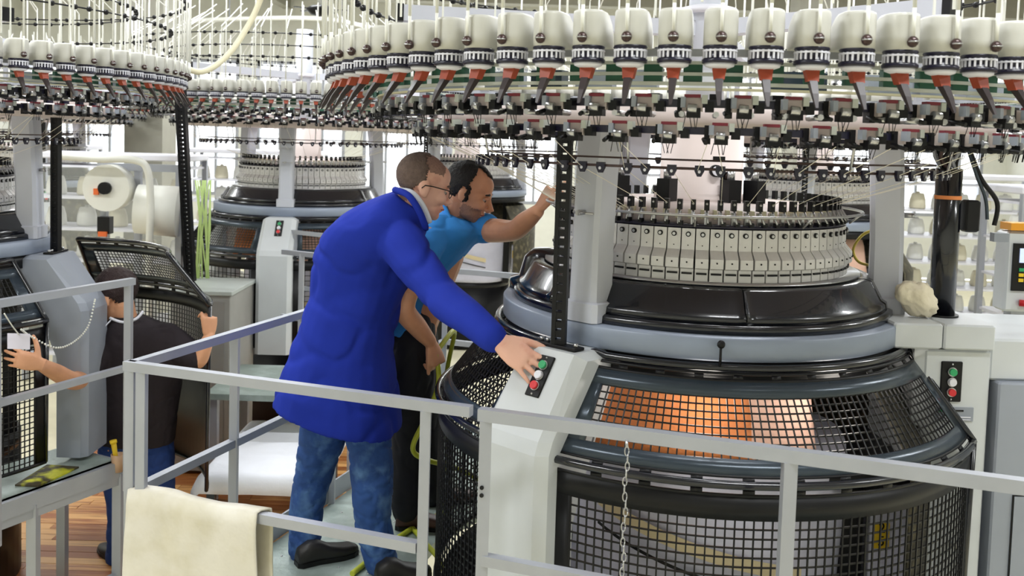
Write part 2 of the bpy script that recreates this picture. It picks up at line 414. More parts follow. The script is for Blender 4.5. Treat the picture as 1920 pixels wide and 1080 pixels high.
def mesh_bars(mb, R0, z0, R1, z1, a0, a1, pitch, bw, m):
    """grid of wires on a cone strip between (R0,z0) and (R1,z1)"""
    L_ = math.hypot(R1 - R0, z1 - z0); nr = max(1, round(L_ / pitch)); Rm = (R0 + R1) / 2
    na = max(1, round(Rm * (a1 - a0) / pitch)); seg = max(8, int((a1 - a0) * 18))
    for i in range(nr + 1):
        t = i / nr; mb.arc(R0 + (R1 - R0) * t, z0 + (z1 - z0) * t, bw, bw, m, a0, a1, seg)
    for j in range(na + 1):
        a = a0 + (a1 - a0) * j / na; c_, s_ = math.cos(a), math.sin(a); dx, dy = -s_ * bw / 2, c_ * bw / 2
        q = []
        for R, z in ((R0, z0), (R1, z1)):
            q.append([(R * c_ - dx, R * s_ - dy, z), (R * c_ + dx, R * s_ + dy, z), ((R + bw) * c_ + dx, (R + bw) * s_ + dy, z), ((R + bw) * c_ - dx, (R + bw) * s_ - dy, z)])
        mb.loft(q, m, False)
def strip(mb, R0, z0, R1, z1, a0, a1, m, th=.004, seg=None):
    seg = seg or max(4, int((a1 - a0) * 18)); d = Vector((R1 - R0, z1 - z0)).normalized(); nx, nz = -d.y * th, d.x * th
    mb.lathe([(R0, z0), (R1, z1), (R1 + nx, z1 + nz), (R0 + nx, z0 + nz)], m, a0, a1, seg, smooth=True)
def slotted(mb, R0, z0, R1, z1, a0, a1, m):
    """strip with a row of long slots"""
    t = lambda k: (R0 + (R1 - R0) * k, z0 + (z1 - z0) * k)
    strip(mb, *t(0), *t(.3), a0, a1, m); strip(mb, *t(.7), *t(1), a0, a1, m)
    n = max(1, round((a1 - a0) / D(9)))
    for i in range(n + 1):
        a = a0 + (a1 - a0) * i / n; strip(mb, *t(.3), *t(.7), max(a0, a - D(1)), min(a1, a + D(1)), m, seg=2)
ZB = .78
def gate(parent, a0, a1, M=None, name='gate', detail=True, ZB=ZB, solid_z=None):
    """curved guard door: sloped meshed upper half and upright meshed lower half"""
    Rt, zt, Rb, zb = .745, 1.752, .955, 1.475
    k = lambda t: (Rt + (Rb - Rt) * t, zt + (zb - zt) * t)
    fr = MB(); nn = 24
    arcp = lambda R, z: [(R * math.cos(a0 + (a1 - a0) * i / nn), R * math.sin(a0 + (a1 - a0) * i / nn), z) for i in range(nn + 1)]
    top = arcp(Rt, zt); mid = arcp(Rb + .008, zb); bot = arcp(Rb, ZB)
    fr.tube(spline([mid[0], Vector(top[0]).lerp(Vector(mid[0]), .15), Vector(top[0]) + Vector((0, 0, .004)), top[1]], 5) + top[2:-2] + spline([top[-2], Vector(top[-1]), Vector(top[-1]).lerp(Vector(mid[-1]), .15), mid[-1]], 5), .0125, M_black, 8)
    fr.tube(mid, .0125, M_black, 8); fr.tube(bot, .01, M_bmat, 6)
    for p, q in ((mid[0], bot[0]), (mid[-1], bot[-1])): fr.tube([p, q], .011, M_black, 8)
    f = obj('door_frame' if not M else 'door_frame', fr, parent, M)
    sh = MB(); ea = D(5)
    slotted(sh, *k(.04), *k(.13), a0, a1, M_bmat)
    strip(sh, *k(.13), *k(.27), a0, a1, M_sheet); strip(sh, *k(.80), *k(.93), a0, a1, M_sheet)
    slotted(sh, *k(.93), *k(1), a0, a1, M_bmat)
    strip(sh, *k(.27), *k(.80), a0, a0 + ea, M_sheet); strip(sh, *k(.27), *k(.80), a1 - ea, a1, M_sheet)
    o = obj('upper_panel', sh, parent, M)
    lo = MB()
    slotted(lo, Rb, zb - .005, Rb, zb - .035, a0, a1, M_bmat); strip(lo, Rb, zb - .035, Rb, zb - .10, a0, a1, M_bmat)
    strip(lo, Rb, zb - .1, Rb, ZB, a0, a0 + D(4), M_bmat); strip(lo, Rb, zb - .1, Rb, ZB, a1 - D(4), a1, M_bmat)
    if solid_z: strip(lo, Rb, solid_z, Rb, ZB, a0, a1, M_bmat)
    o2 = obj('lower_panel', lo, parent, M)
    g = MB(); mesh_bars(g, *k(.27), *k(.80), a0 + ea, a1 - ea, .0235, .0042, M_bmat)
    obj('upper_mesh', g, parent, M, stuff=True)
    g = MB(); mesh_bars(g, Rb, zb - .1, Rb, solid_z or ZB, a0 + D(4), a1 - D(4), .0265 if detail else .04, .0044, M_bmat)
    obj('lower_mesh', g, parent, M, stuff=True)

def leg_housing(rz, label=None):
    """white leg cover: flat top, sloped control face, upright face; local +x outward"""
    m = MB(); h0, h1 = .13, .135
    prof = [(.64, 1.72, h0), (.69, 1.765, h0), (.845, 1.765, h0), (1.005, 1.53, h1), (1.02, 1.49, h1), (1.02, .74, h1), (.90, .74, h1), (.90, 1.25, h1), (.84, 1.40, h1)]
    b = .03
    L_, R_ = [], []
    vs = []; n = len(prof)
    for sgn in (-1, 1):
        vs += [(x, sgn * h, z) for x, z, h in prof]
    # inner outline for bevel
    ins = []
    cx, cz = .8, 1.3
    rings = [[(cx + (x - cx) * 1, -(h), z) if 0 else (x + (.03 if x < .65 else -.03 if x > .83 else 0), -h, z - (.02 if z > 1.6 else 0)) for x, z, h in prof],
             [(x, -(h - b), z) for x, z, h in prof], [(x, h - b, z) for x, z, h in prof],
             [(x + (.03 if x < .65 else -.03 if x > .83 else 0), h, z - (.02 if z > 1.6 else 0)) for x, z, h in prof]]
    m.loft(rings, label or M_white, False)
    return m

def machine(name, label, cx, cy, rot=0, up=0, level=2, gates=True, fabric=True, extra_up=True, post=True, panel=True):
    """level 2: every unit is an object; 1: units joined. rot turns legs. up lifts the feeder crown"""
    t = thing(name, label, 'knitting machine', (cx, cy, 0))
    wp = lambda R, a, z: (cx + R * math.cos(a), cy + R * math.sin(a), z)
    c96 = 96 if level == 2 else 48
    m = MB(); m.lathe([(.5, 1.77), (.70, 1.762), (.724, 1.766), (.728, 1.772), (.728, 1.832), (.722, 1.838), (.5, 1.84)], M_ring, n=c96)
    ring = obj('table_ring', m, t)
    m = MB(); m.lathe([(.4, 1.70), (.71, 1.70), (.71, 1.765), (.4, 1.765)], M_bmat, n=48); obj('bearing_ring', m, t)
    m = MB(); m.lathe([(.55, 1.84), (.69, 1.84), (.688, 1.862), (.676, 1.868), (.55, 1.868)], M_black, n=c96); obj('skirt_base', m, t)
    sp = MB(); sp.lathe([(.56, 1.868), (.672, 1.868), (.668, 1.89), (.652, 1.9), (.618, 1.962), (.60, 1.97), (.56, 1.968)], M_black, D(.15), D(59.85), 24)
    spm = sp.mesh('skirt_panel')
    for i in range(6): obj('skirt_panel', spm, t, T(0, 0, 0, D(-150 + 60 * i) - D(-90) + D(-88)))
    m = MB(); m.lathe([(.3, 1.972), (.575, 1.972), (.575, 1.978), (.3, 1.978)], M_steel, n=c96); obj('bed_plate', m, t)
    m = MB(); m.lathe([(.3, 1.978), (.512, 1.978), (.512, 2.15), (.3, 2.15)], M_bmat, n=48)
    m.lathe([(.42, 2.148), (.517, 2.148), (.517, 2.158), (.42, 2.158)], M_navy, n=48); obj('needle_cylinder', m, t)
    m = MB(); m.lathe([(0, 2.14), (.46, 2.15), (.462, 2.17), (.44, 2.205), (.30, 2.215), (0, 2.215)], M_pink, n=48, closeprof=False); obj('dial', m, t)
    m = MB(); m.torus(.575, 2.192, .005, M_steel, n=72, k=6)
    for i in range(9):
        a = i * 2 * PI / 9 + .3; m.cyl((.53 * math.cos(a), .53 * math.sin(a), 2.155), (.575 * math.cos(a), .575 * math.sin(a), 2.192), .004, M_steel, n=5)
    obj('guide_hoop', m, t)
    NC = 72
    J = MB(); JD = MB()
    for i in range(NC):
        a = 2 * PI * i / NC
        if math.sin(a - math.atan2(-cy, -cx)) is None: pass
        # only units on the camera side of the cylinder can be seen
        front = (Vector((math.cos(a), math.sin(a))).dot(Vector((-cx, -cy)).normalized()) > -.12)
        if level == 2 and front:
            k = obj('cam_box', KM, t, T(0, 0, 0, a)); obj('bolt', KBM, k)
            obj('yarn_guide', DM, t, T(0, 0, 0, a + .02))
        elif level < 2 and front: J.merge(KU, T(0, 0, 0, a)); J.merge(KB, T(0, 0, 0, a)); JD.merge(DU[0], T(0, 0, 0, a))
        elif level == 2: JD.merge(DU[0], T(0, 0, 0, a + .02))
    if J.v: obj('cam_boxes', J, t, stuff=True, recalc=False)
    if JD.v: obj('rear_yarn_guides' if level == 2 else 'yarn_guides', JD, t, stuff=True, recalc=False)
    # centre column with knobs and gear boxes
    m = MB(); m.lathe([(0, 2.2), (.175, 2.2), (.172, 2.23), (.152, 2.24), (.15, 2.5), (0, 2.5)], M_pink, n=32, closeprof=False); cc = obj('centre_column', m, t)
    if level == 2:
        for da, z, r, mt in ((-90 + 7, 2.325, .022, M_wht), (-90 + 22, 2.305, .018, M_brn)):
            k = MB(); a = D(da); d = Vector((math.cos(a), math.sin(a), 0)); p = d * .15 + Vector((0, 0, z)); k.cyl(p, p + d * .02, r, M_bmat, n=14); k.cyl(p + d * .02, p + d * .03, r * .8, mt, n=14); obj('knob', k, cc)
        m = MB(); a = D(-78); m.box((.152 * math.cos(a), .152 * math.sin(a), 2.37), (.006, .045, .014), M_bmat, rz=a); obj('name_plate', m, cc)
        for da, R in ((-128, .26), (-50, .24), (-70, .2), (60, .3), (180, .3)):
            k = MB(); a = D(da); k.box((R * math.cos(a), R * math.sin(a), 2.255), (.06, .05, .08), M_bmat, rz=a); k.cyl((R * math.cos(a), R * math.sin(a), 2.29), (R * math.cos(a), R * math.sin(a), 2.33), .014, M_steel, n=8); obj('gear_box', k, t)
    # three columns
    m = MB(); q = []
    for x, z, hx, hy in ((.66, 1.84, .065, .068), (.66, 1.90, .065, .068), (.66, 1.905, .055, .055), (.657, 2.1, .054, .052), (.648, 2.32, .055, .054), (.635, 2.47, .058, .058)):
        ch = .012; q.append([(x + a_ * hx + (ch if b_ * a_ < 0 else -ch) * 0, b_ * hy, z) for a_, b_ in ((-1, -1), (1, -1), (1, 1), (-1, 1))])
    q2 = []
    for rg in q:
        (xa, ya, z), (xb, _, _), _, (_, yb, _) = rg; ch = .014
        q2.append([(xa + ch, ya, z), (xb - ch, ya, z), (xb, ya + ch, z), (xb, yb - ch, z), (xb - ch, yb, z), (xa + ch, yb, z), (xa, yb - ch, z), (xa, ya + ch, z)])
    m.loft(q2, M_col, False); colm = m.mesh('column')
    bo = MB(); bo.cyl((.712, 0, 2.19), (.745, 0, 2.19), .009, M_steel, n=8); bo.cyl((.74, -.02, 2.19), (.74, .06, 2.19), .004, M_steel, n=6); bom = bo.mesh('hoop_bracket')
    for a in (228, 342, 106):
        co = obj('upright_column', colm, t, T(0, 0, 0, D(a) + rot)); obj('hoop_bracket', bom, co)
    # crown rings
    m = MB(); m.lathe([(.50, 2.46), (.96, 2.46), (.975, 2.475), (.975, 2.515), (.96, 2.525), (.5, 2.525)], M_pink, n=72); obj('crown_plate', m, t)
    U = up
    m = MB(); m.arc(1.17, 2.518 + U, .012, .02, M_navy, n=96); obj('sensor_rail', m, t)
    rz_ = random.Random(4); a_ = 0
    while a_ < 6.2:
        w__ = rz_.uniform(.06, .16); eb = MB(); eb.lathe([(1.15, 2.552 + U), (1.19, 2.552 + U), (1.19, 2.60 + U), (1.15, 2.60 + U)], rz_.choice((M_side, M_side, M_wht, M_sheet)), a_, a_ + w__, 3, smooth=False)
        if level == 2 and inview(wp(1.19, a_, 2.58)): obj('electronics_box', eb, t)
        a_ += w__ + rz_.uniform(.01, .09)
    m = MB(); m.arc(1.02, 2.452 + U, .012, .02, M_navy, n=96); obj('lower_sensor_rail', m, t)
    m = MB()
    for z in (2.612, 2.585, 2.562): m.arc(1.25, z + U, .02, .008, M_pgrn, n=96)
    m.arc(1.20, 2.552 + U, .016, .006, M_cream, n=96)
    m.arc(1.265, 2.635 + U, .014, .018, M_rail, n=96); obj('feeder_ring', m, t)
    gb = MB(); gb.box((0, 0, 0), (.02, .045, .05), M_grn); gb.box((.004, 0, .0), (.02, .05, .006), M_pgrn); gbm = gb.mesh('cable_pack')
    NF = 82; J = MB(); JS = MB(); JG = MB(); JT = MB()
    tb = MB(); tb.cyl((.05, 0, .11), (.05, 0, .66), .0048, M_tube, n=6); tbm = tb.mesh('yarn_tube')
    for i in range(NF):
        a = 2 * PI * i / NF + .015
        p = wp(1.36, a, 2.62 + U)
        Mx = T(1.35 * math.cos(a), 1.35 * math.sin(a), 2.625 + U, a)
        if level == 2:
            if not inview(p, 90): continue
            f = obj('yarn_feeder', FM['housing'], t, Mx)
            for kk in ('yarn_wheel', 'wheel_cap', 'lever_mount', 'lever', 'eyelet'): obj(kk, FM[kk], f)
            obj('yarn_tube', tbm, t, Mx)
            obj('cable_pack', gbm, t, T(1.245 * math.cos(a + .03), 1.245 * math.sin(a + .03), 2.585 + U, a))
        else:
            J.merge(FALL, Mx); JG.merge(gb, T(1.245 * math.cos(a + .03), 1.245 * math.sin(a + .03), 2.585 + U, a)); JT.merge(tb, Mx)
    if J.v: obj('yarn_feeders', J, t, stuff=True, recalc=False); obj('cable_packs', JG, t, stuff=True, recalc=False); obj('yarn_tubes', JT, t, stuff=True, recalc=False)
    J = MB()
    for R, z, n in ((1.175, 2.515 + U, 62), (1.03, 2.45 + U, 50)):
        for i in range(n):
            a = 2 * PI * i / n + .03
            if level == 2:
                if inview(wp(R, a, z), 60): obj('yarn_sensor', SM[i % 2], t, T(R * math.cos(a), R * math.sin(a), z, a))
            else: J.merge(SU[i % 2], T(R * math.cos(a), R * math.sin(a), z, a))
    if J.v: obj('yarn_sensors', J, t, stuff=True, recalc=False)
    # rollers strip on the sensor rails
    m = MB()
    for i in range(90):
        a = 2 * PI * i / 90; c_, s_ = math.cos(a), math.sin(a)
        m.cyl((1.12 * c_, 1.12 * s_, 2.49 + U), (1.21 * c_, 1.21 * s_, 2.49 + U), .008, M_steel, n=6)
        if i % 2: m.box((1.1 * c_, 1.1 * s_, 2.535 + U), (.05, .03, .02), M_bmat, rz=a)
    obj('rollers', m, t, stuff=True, recalc=False)
    # guide ring with clips
    m = MB(); m.torus(.835, 2.346, .0045, M_brn, n=96, k=6)
    for i in range(8):
        a = i * PI / 4 + .33; c_, s_ = math.cos(a), math.sin(a); m.cyl((.835 * c_, .835 * s_, 2.346), (.86 * c_, .86 * s_, 2.47), .004, M_steel, n=6)
    m.torus(.80, 2.37, .003, M_brn, n=64, k=5)
    obj('guide_ring', m, t)
    J = MB()
    for i in range(74):
        a = 2 * PI * i / 74 + random.uniform(-.012, .012)
        if level == 2 and inview(wp(.835, a, 2.346)): obj('guide_clip', CM, t, T(.84 * math.cos(a), .84 * math.sin(a), 2.344, a))
        elif level < 2: J.merge(CU, T(.84 * math.cos(a), .84 * math.sin(a), 2.344, a))
    if J.v: obj('guide_clips', J, t, stuff=True, recalc=False)
    # yarns: from sensors through guide ring to the dial
    m = MB(); rr = random.Random(int(cx * 10)); 
    for i in range(74):
        a = 2 * PI * i / 74; c_, s_ = math.cos(a), math.sin(a); g_ = a + rr.uniform(-.05, .05)
        p0 = (1.03 * math.cos(g_), 1.03 * math.sin(g_), 2.42 + U); p1 = (.84 * c_, .84 * s_, 2.34); p2 = (.505 * math.cos(a + .06), .505 * math.sin(a + .06), 2.225)
        if i % 3 != 1: m.tube([p0, p1], .0011, M_thread, 3, smooth=False)
        if i % 2 == 0: m.tube([p1, p2], .0011, M_thread, 3, smooth=False)
    for i in range(26):
        a = D(176) + i * D(2.0); b_ = a + D(9)
        if level == 2: m.tube([(.835 * math.cos(a), .835 * math.sin(a), 2.352), (.56 * math.cos(b_), .56 * math.sin(b_), 2.20 )], .0008, M_thread, 3, smooth=False)
    obj('yarns', m, t, stuff=True, recalc=False)
    # overhead bead rings and arms
    if extra_up:
        for R, z, nb in ((1.30, 2.90, 80), (1.12, 3.00, 64), (1.38, 3.06, 80)):
            m = MB(); m.torus(R, z + U, .004, M_bmat, n=72, k=5); o = obj('thread_ring', m, t)
            m = MB()
            for i in range(nb):
                a = 2 * PI * (i + rr.uniform(-.2, .2)) / nb; m.sph((R * math.cos(a), R * math.sin(a), z + U), (.014, .014, .013), M_bmat, 6, 4)
            obj('beads', m, t, stuff=True, recalc=False)
        m = MB()
        for i in range(60):
            a = 2 * PI * i / 60; r0 = 1.38 if i % 2 else 1.15
            m.tube([(r0 * math.cos(a), r0 * math.sin(a), 2.74 + U), (r0 * math.cos(a), r0 * math.sin(a), 3.1 + U), ((r0 - .3) * math.cos(a), (r0 - .3) * math.sin(a), 3.3 + U)], .004, M_tube, 4, smooth=False)
        obj('riser_tubes', m, t, stuff=True, recalc=False)
        m = MB(); m.cyl((0, 0, 2.5), (0, 0, 3.3), .07, M_col, n=20); m.lathe([(0, 2.9), (.10, 2.9), (.105, 2.92), (0, 2.95)], M_wht, n=24, closeprof=False); obj('mast', m, t)
    for a, R in ((190, 1.15), (310, .92), (70, 1.1)):
        aa = D(a) + rot; d = Vector((math.cos(aa), math.sin(aa), 0)); m = MB()
        m.bar(d * .06 + Vector((0, 0, 2.845 + U)), d * (R - .025) + Vector((0, 0, 2.845 + U)), .07, .055, M_col); arm = obj('crown_arm', m, t)
        m = MB(); m.bar(d * (R - .025) + Vector((0, 0, 2.845 + U)), d * R + Vector((0, 0, 2.845 + U)), .074, .06, M_bmat); obj('end_cap', m, arm)
        m = MB(); m.bar(d * (R - .1) + Vector((0, 0, 2.82 + U)), d * (R - .1) + Vector((0, 0, 2.54 + U)), .02, .02, M_rail); obj('arm_hanger', m, arm)
    # leg housing with control panel and perforated post
    lh = obj('leg_housing', leg_housing(0, None if panel else M_side), t, T(0, 0, 0, D(227) + rot))  # without panel, grey replaces white: the leg's shade is put into its colour
    sl = Vector((.16, 0, -.245)).normalized(); nrm = Vector((.245, 0, .16)).normalized(); mid = Vector((.925, 0, 1.6425))
    Mp = Matrix.Translation(mid + nrm * .004) @ Matrix((( sl.x, 0, nrm.x), (0, 1, 0), (sl.z, 0, nrm.z))).to_4x4()
    def place(nm, mbx, par, M_): return obj(nm, mbx, par, M_)
    cp = MB(); cp.bbox((0, 0, 0), (.135, .056, .008), M_bmat, .002)
    for sx in (-.06, .06): cp.sph((sx, 0, .004), .004, M_steel, 6, 4)
    Mp2 = Mp @ Matrix.Translation((-.055, .012, 0)); cpo = place('control_panel', cp, lh, Mp2) if panel else None
    if level == 2:
        pass
    for dx, mt in (((-.034, M_green), (0, M_wht), (.034, M_red)) if panel else ()):
        k = MB(); k.cyl((dx, 0, .002), (dx, 0, .008), .0155, M_steel, n=14); k.cyl((dx, 0, .008), (dx, 0, .016), .013, mt, n=14); place('push_button' if level < 2 else 'push_button_cluster', k, lh, Mp2).name = 'push_button'
    for a, sgn in (((227, 1),) if post else ()):
        aa = D(a) + rot; x, y = .80 * math.cos(aa), .80 * math.sin(aa)
        m = MB()
        for s_ in (-1, 1): m.box((0, s_ * .016, (1.772 + 2.47) / 2), (.03, .013, 2.47 - 1.772), M_bmat)
        zz = 1.78
        while zz < 2.46:
            m.box((0, 0, zz), (.026, .022, .021), M_bmat); zz += .029
        po = obj('perforated_post', m, t, T(x, y, 0, D(75)))
        m = MB(); m.bbox((0, 0, 1.771), (.05, .17, .01), M_bmat, .002); bp_ = obj('base_plate', m, t, T(x, y, 0, D(227) + rot))
        for s_ in (-.07, -.045, .07):
            k = MB(); k.cyl((x, y, 0), (x, y, 0), .001, M_steel) if 0 else None
            k.cyl((0, s_, 1.776), (0, s_, 1.788), .008, M_steel, n=8); obj('bolt', k, bp_)
    # rear legs
    for a in (106,):
        obj('leg_housing', lh.data, t, T(0, 0, 0, D(a) + rot))
    # inner drum and fabric
    m = MB(); m.lathe([(0, .76), (.12, .76), (.12, 1.7), (0, 1.7)], M_bmat, n=20, closeprof=False)
    for a in (20, 140, 260): m.bar((.5 * math.cos(D(a)), .5 * math.sin(D(a)), .76), (.5 * math.cos(D(a)), .5 * math.sin(D(a)), 1.7), .05, .05, M_bmat)
    obj('take_down_frame', m, t)
    RB_ = .93 if gates == 'main' else .55
    m = MB(); m.cyl((-.2, .1, .74), (-.2, .1, 0), .06, M_bmat, n=12); m.lathe([(0, .70), (RB_, .70), (RB_, .76), (0, .76)], M_bmat, n=48, closeprof=False)
    m.lathe([(0, 0), (.55, 0), (.55, .70), (0, .70)], M_bmat, n=48, closeprof=False); obj('base_drum', m, t)
    if fabric:
        for la in ((205, 262, 300) if level == 2 else ()):  # unseen lamps with tube and glow, added to brighten the orange fabric
            q = Vector((.69 * math.cos(D(la)), .69 * math.sin(D(la)), 1.672)); lm = MB(); sd_ = Vector((-math.sin(D(la)), math.cos(D(la)), 0)) * .09
            lm.bar(q - sd_ + Vector((0, 0, .014)), q + sd_ + Vector((0, 0, .014)), .03, .02, M_wht); lo_ = obj('added_fill_lamp', lm, t); lm = MB(); lm.cyl(q - sd_ * .9, q + sd_ * .9, .007, M_lamp, n=8); obj('lamp_tube', lm, lo_)
            pl_ = bpy.data.lights.new('added_fill_glow', 'POINT'); pl_.energy = 1.5; pl_.shadow_soft_size = .06; pl_.color = (1, .93, .84); po_ = bpy.data.objects.new('added_fill_glow', pl_); C.objects.link(po_); po_.parent = t; po_.location = q * 1.0 + Vector((0, 0, -.03))
        m = MB(); m.bbox((.63, -.30, .97), (.13, .10, .46), M_fab, .01); bp2 = obj('spreader_post', m, t)
        m = MB(); m.box((.60, -.353, 1.09), (.055, .004, .09), M_yel); st_ = obj('sticker', m, bp2)
        if level == 2:
            for ch, dz in (('2', .012), ('5', -.034)):
                fc_ = bpy.data.curves.new('digit', 'FONT'); fc_.body = ch; fc_.size = .05; fc_.extrude = .0008; fc_.materials.append(M_bmat); fo_ = bpy.data.objects.new('digit', fc_); C.objects.link(fo_); fo_.parent = t; fo_.location = (.588, -.356, 1.09 + dz); fo_.rotation_euler = (PI / 2, 0, 0); fo_.parent = bp2
                dg_ = bpy.context.evaluated_depsgraph_get(); me_ = bpy.data.meshes.new_from_object(fo_.evaluated_get(dg_)); ml_ = fo_.matrix_local.copy(); bpy.data.objects.remove(fo_); obj('digit', me_, bp2, ml_)
        m = MB(); kh = mat('dark_backing_khaki', (66, 62, 50), .6, .2, .3, 20, c2=(120, 112, 88), c2scale=18, c2lo=.5, c2hi=.7); m.lathe([(.84, .78), (.84, 1.42), (.69, 1.66), (.685, 1.66), (.835, 1.42), (.835, .78)], kh, D(-46), D(112), 40); obj('added_dark_backing', m, t)  # added dark backing sheet that darkens the view through the mesh
        m = MB(); m.box((.50, -.33, 1.0), (.07, .05, .5), M_bmat); m.box((.35, -.2, 1.33), (.7, .5, .05), M_bmat); obj('spreader_frame', m, t)
        m = MB(); m.lathe([(.5, 1.7), (.53, 1.62), (.56, 1.45), (.57, 1.40), (.56, 1.40), (.55, 1.45), (.52, 1.62), (.49, 1.7)], M_forg, D(150), D(279), 40); obj('orange_fabric', m, t)
        m = MB(); m.lathe([(.5, 1.7), (.53, 1.62), (.56, 1.45), (.57, 1.40), (.56, 1.40), (.55, 1.45), (.52, 1.62), (.49, 1.7)], M_fpnk, D(279), D(305), 12); obj('pink_fabric', m, t)
        m = MB(); rg = []
        for z in [.77 + i * .04 for i in range(16)]:
            rg.append([((.50 + .012 * math.sin(5 * a_ + z * 9)) * math.cos(a_) + .05, (.50 + .012 * math.sin(5 * a_ + z * 9)) * math.sin(a_) - .06, z) for a_ in [2 * PI * j / 48 for j in range(48)]])
        m.loft(rg, M_fab); ft = obj('fabric_tube', m, t)
        mm = mat('fabric_cream', (214, 198, 160), .8)
        for k_ in range(2):
            m = MB()
            pts = [((.524) * math.cos(D(a_)) + .05, .524 * math.sin(D(a_)) - .06, 1.22 - (a_ - 215) * .0021 - k_ * .1) for a_ in range(215, 300, 5)]
            for i in range(len(pts) - 1):
                p, q_ = pts[i], pts[i + 1]; m.add([p, q_, (q_[0], q_[1], q_[2] - (.045 if k_ == 0 else .012)), (p[0], p[1], p[2] - (.045 if k_ == 0 else .012))], [(0, 1, 2, 3)], mm if k_ == 0 else M_bmat, True)
            obj('dark_edge' if k_ else 'cream_band', m, ft)
    if gates == 'main':
        gate(t, D(234), D(329)); gate(t, D(118), D(219)); 
    elif gates == 'back': gate(t, D(262), D(341)); gate(t, D(140), D(235), detail=False)
    elif gates:
        gate(t, D(234) + rot, D(329) + rot, detail=False); gate(t, D(118) + rot, D(219) + rot, detail=False)
    return t

# ------------------------------------------------------------------ the machines
mc = P(1313.5, 500, 3.5); MX, MY = .707, 3.5
main = machine('knitting_machine', 'largest circular knitting machine, orange fabric behind its black mesh guard, beside the two men', MX, MY, 0, 0, 2, gates='main')
# knob on the table ring of the main machine
k = MB(); a = D(-95.5); d = Vector((math.cos(a), math.sin(a), 0)); p = d * .728 + Vector((0, 0, 1.80))
k.cyl(p + Vector((0, 0, .022)), p + d * .03 + Vector((0, 0, .022)), .006, M_bmat, n=8); k.sph(p + d * .035 + Vector((0, 0, .026)), .0125, M_bmat, 10, 8); k.cyl(p + d * .03 + Vector((0, 0, .02)), p + d * .03 + Vector((0, 0, -.04)), .004, M_bmat, n=6)
obj('knob', k, main)
# big drive housing on the right of the main machine, with black round post
def drive_housing():
    o = lambda x, y, z: (x - MX, y - MY, z)
    m = MB(); m.bbox(o(1.50, 3.30, 1.255), (.22, .46, 1.01), M_white, .006); m.prism([(x_ - MX, y_ - MY) for x_, y_ in ((1.36, 3.085), (1.40, 3.072), (1.40, 3.53), (1.37, 3.53))], 1.50, 1.76, M_white); h = obj('drive_housing', m, main)
    m = MB(); m.bbox(o(1.355, 3.275, 1.807), (.163, .45, .084), M_white, .006); obj('top_box', m, h)
    m = MB(); m.bbox(o(1.525, 3.275, 1.807), (.170, .45, .084), M_white, .006); obj('top_box', m, h)
    m = MB(); m.bbox(o(1.479, 3.068, 1.655), (.07, .008, .135), M_bmat, .002); m.sph(o(1.479, 3.063, 1.714), .004, M_steel, 6, 4); m.sph(o(1.479, 3.063, 1.596), .004, M_steel, 6, 4)
    cp = obj('control_panel', m, h)
    for dz, mt in ((.034, M_green), (0, M_wht), (-.034, M_red)):
        m = MB(); m.cyl(o(1.479, 3.064, 1.655 + dz), o(1.479, 3.058, 1.655 + dz), .0155, M_steel, n=16); m.cyl(o(1.479, 3.058, 1.655 + dz), o(1.479, 3.05, 1.655 + dz), .012, mt, n=16); obj('push_button', m, cp)
    m = MB(); m.box(o(1.495, 3.068, 1.546), (.128, .004, .046), M_side); m.box(o(1.495, 3.065, 1.536), (.11, .002, .004), M_wht); m.box(o(1.495, 3.065, 1.528), (.11, .002, .003), M_wht); m.box(o(1.452, 3.065, 1.558), (.022, .002, .01), M_green)
    m.box(o(1.50, 3.065, 1.558), (.05, .002, .005), M_bmat); obj('name_plate', m, h)
    m = MB(); m.cyl(o(1.515, 3.07, 1.10), o(1.515, 3.055, 1.10), .011, M_steel, n=12); obj('lock_knob', m, h)
    m = MB(); m.cyl(o(1.53, 3.07, 1.38), o(1.53, 3.064, 1.38), .004, M_bmat, n=8); obj('screw', m, h)
    m = MB(); x, y = 1.505, 3.22
    m.cyl(o(x, y, 1.85), o(x, y, 2.36), .043, M_black, n=24); m.cyl(o(x, y, 1.849), o(x, y, 1.856), .055, M_bmat, n=24)
    m.cyl(o(x, y, 2.255), o(x, y, 2.268), .0438, M_forg, n=24, caps=False); po = obj('round_post', m, main)
    m = MB()
    for i in range(9):
        a = i * .7; m.tube(spline([o(x + .02 * math.cos(a), y + .02 * math.sin(a), 2.34), o(x + .035 * math.cos(a * 2) - .01, y + .02 * math.sin(a), 2.40), o(x + .05 * math.cos(a * 1.7), y + .04 * math.sin(a), 2.47)], 4), .007, (M_bmat, M_brn, M_rail)[i % 3], 5)
    obj('cable_bundle', m, po)
    m = MB(); m.tube(spline([o(x + .05, y - .02, 2.44), o(x + .10, y - .02, 2.33), o(x + .16, y - .02, 2.25), o(x + .155, y - .02, 2.17)], 6), .008, M_bmat, 6)
    m.tube(spline([o(x + .05, y - .02, 2.43), o(x + .08, y - .03, 2.34), o(x + .12, y - .02, 2.26), o(x + .13, y - .02, 2.19)], 6), .006, M_sheet, 6)
    m.bbox(o(x + .075, y - .01, 2.2), (.05, .05, .11), M_bmat, .006); m.box(o(x + .175, y - .02, 2.13), (.05, .03, .03), M_side); obj('cable_box', m, po)
drive_housing()
# small domed cap on the ring at left of the machine
m = MB(); c0 = (-.55, .16); m.lathe([(0, 1.9), (.16, 1.84), (.155, 1.875), (.12, 1.885), (.10, 1.96), (.07, 1.99), (0, 1.995)], M_black, n=28, c=c0, closeprof=False); obj('domed_cover', m, main)

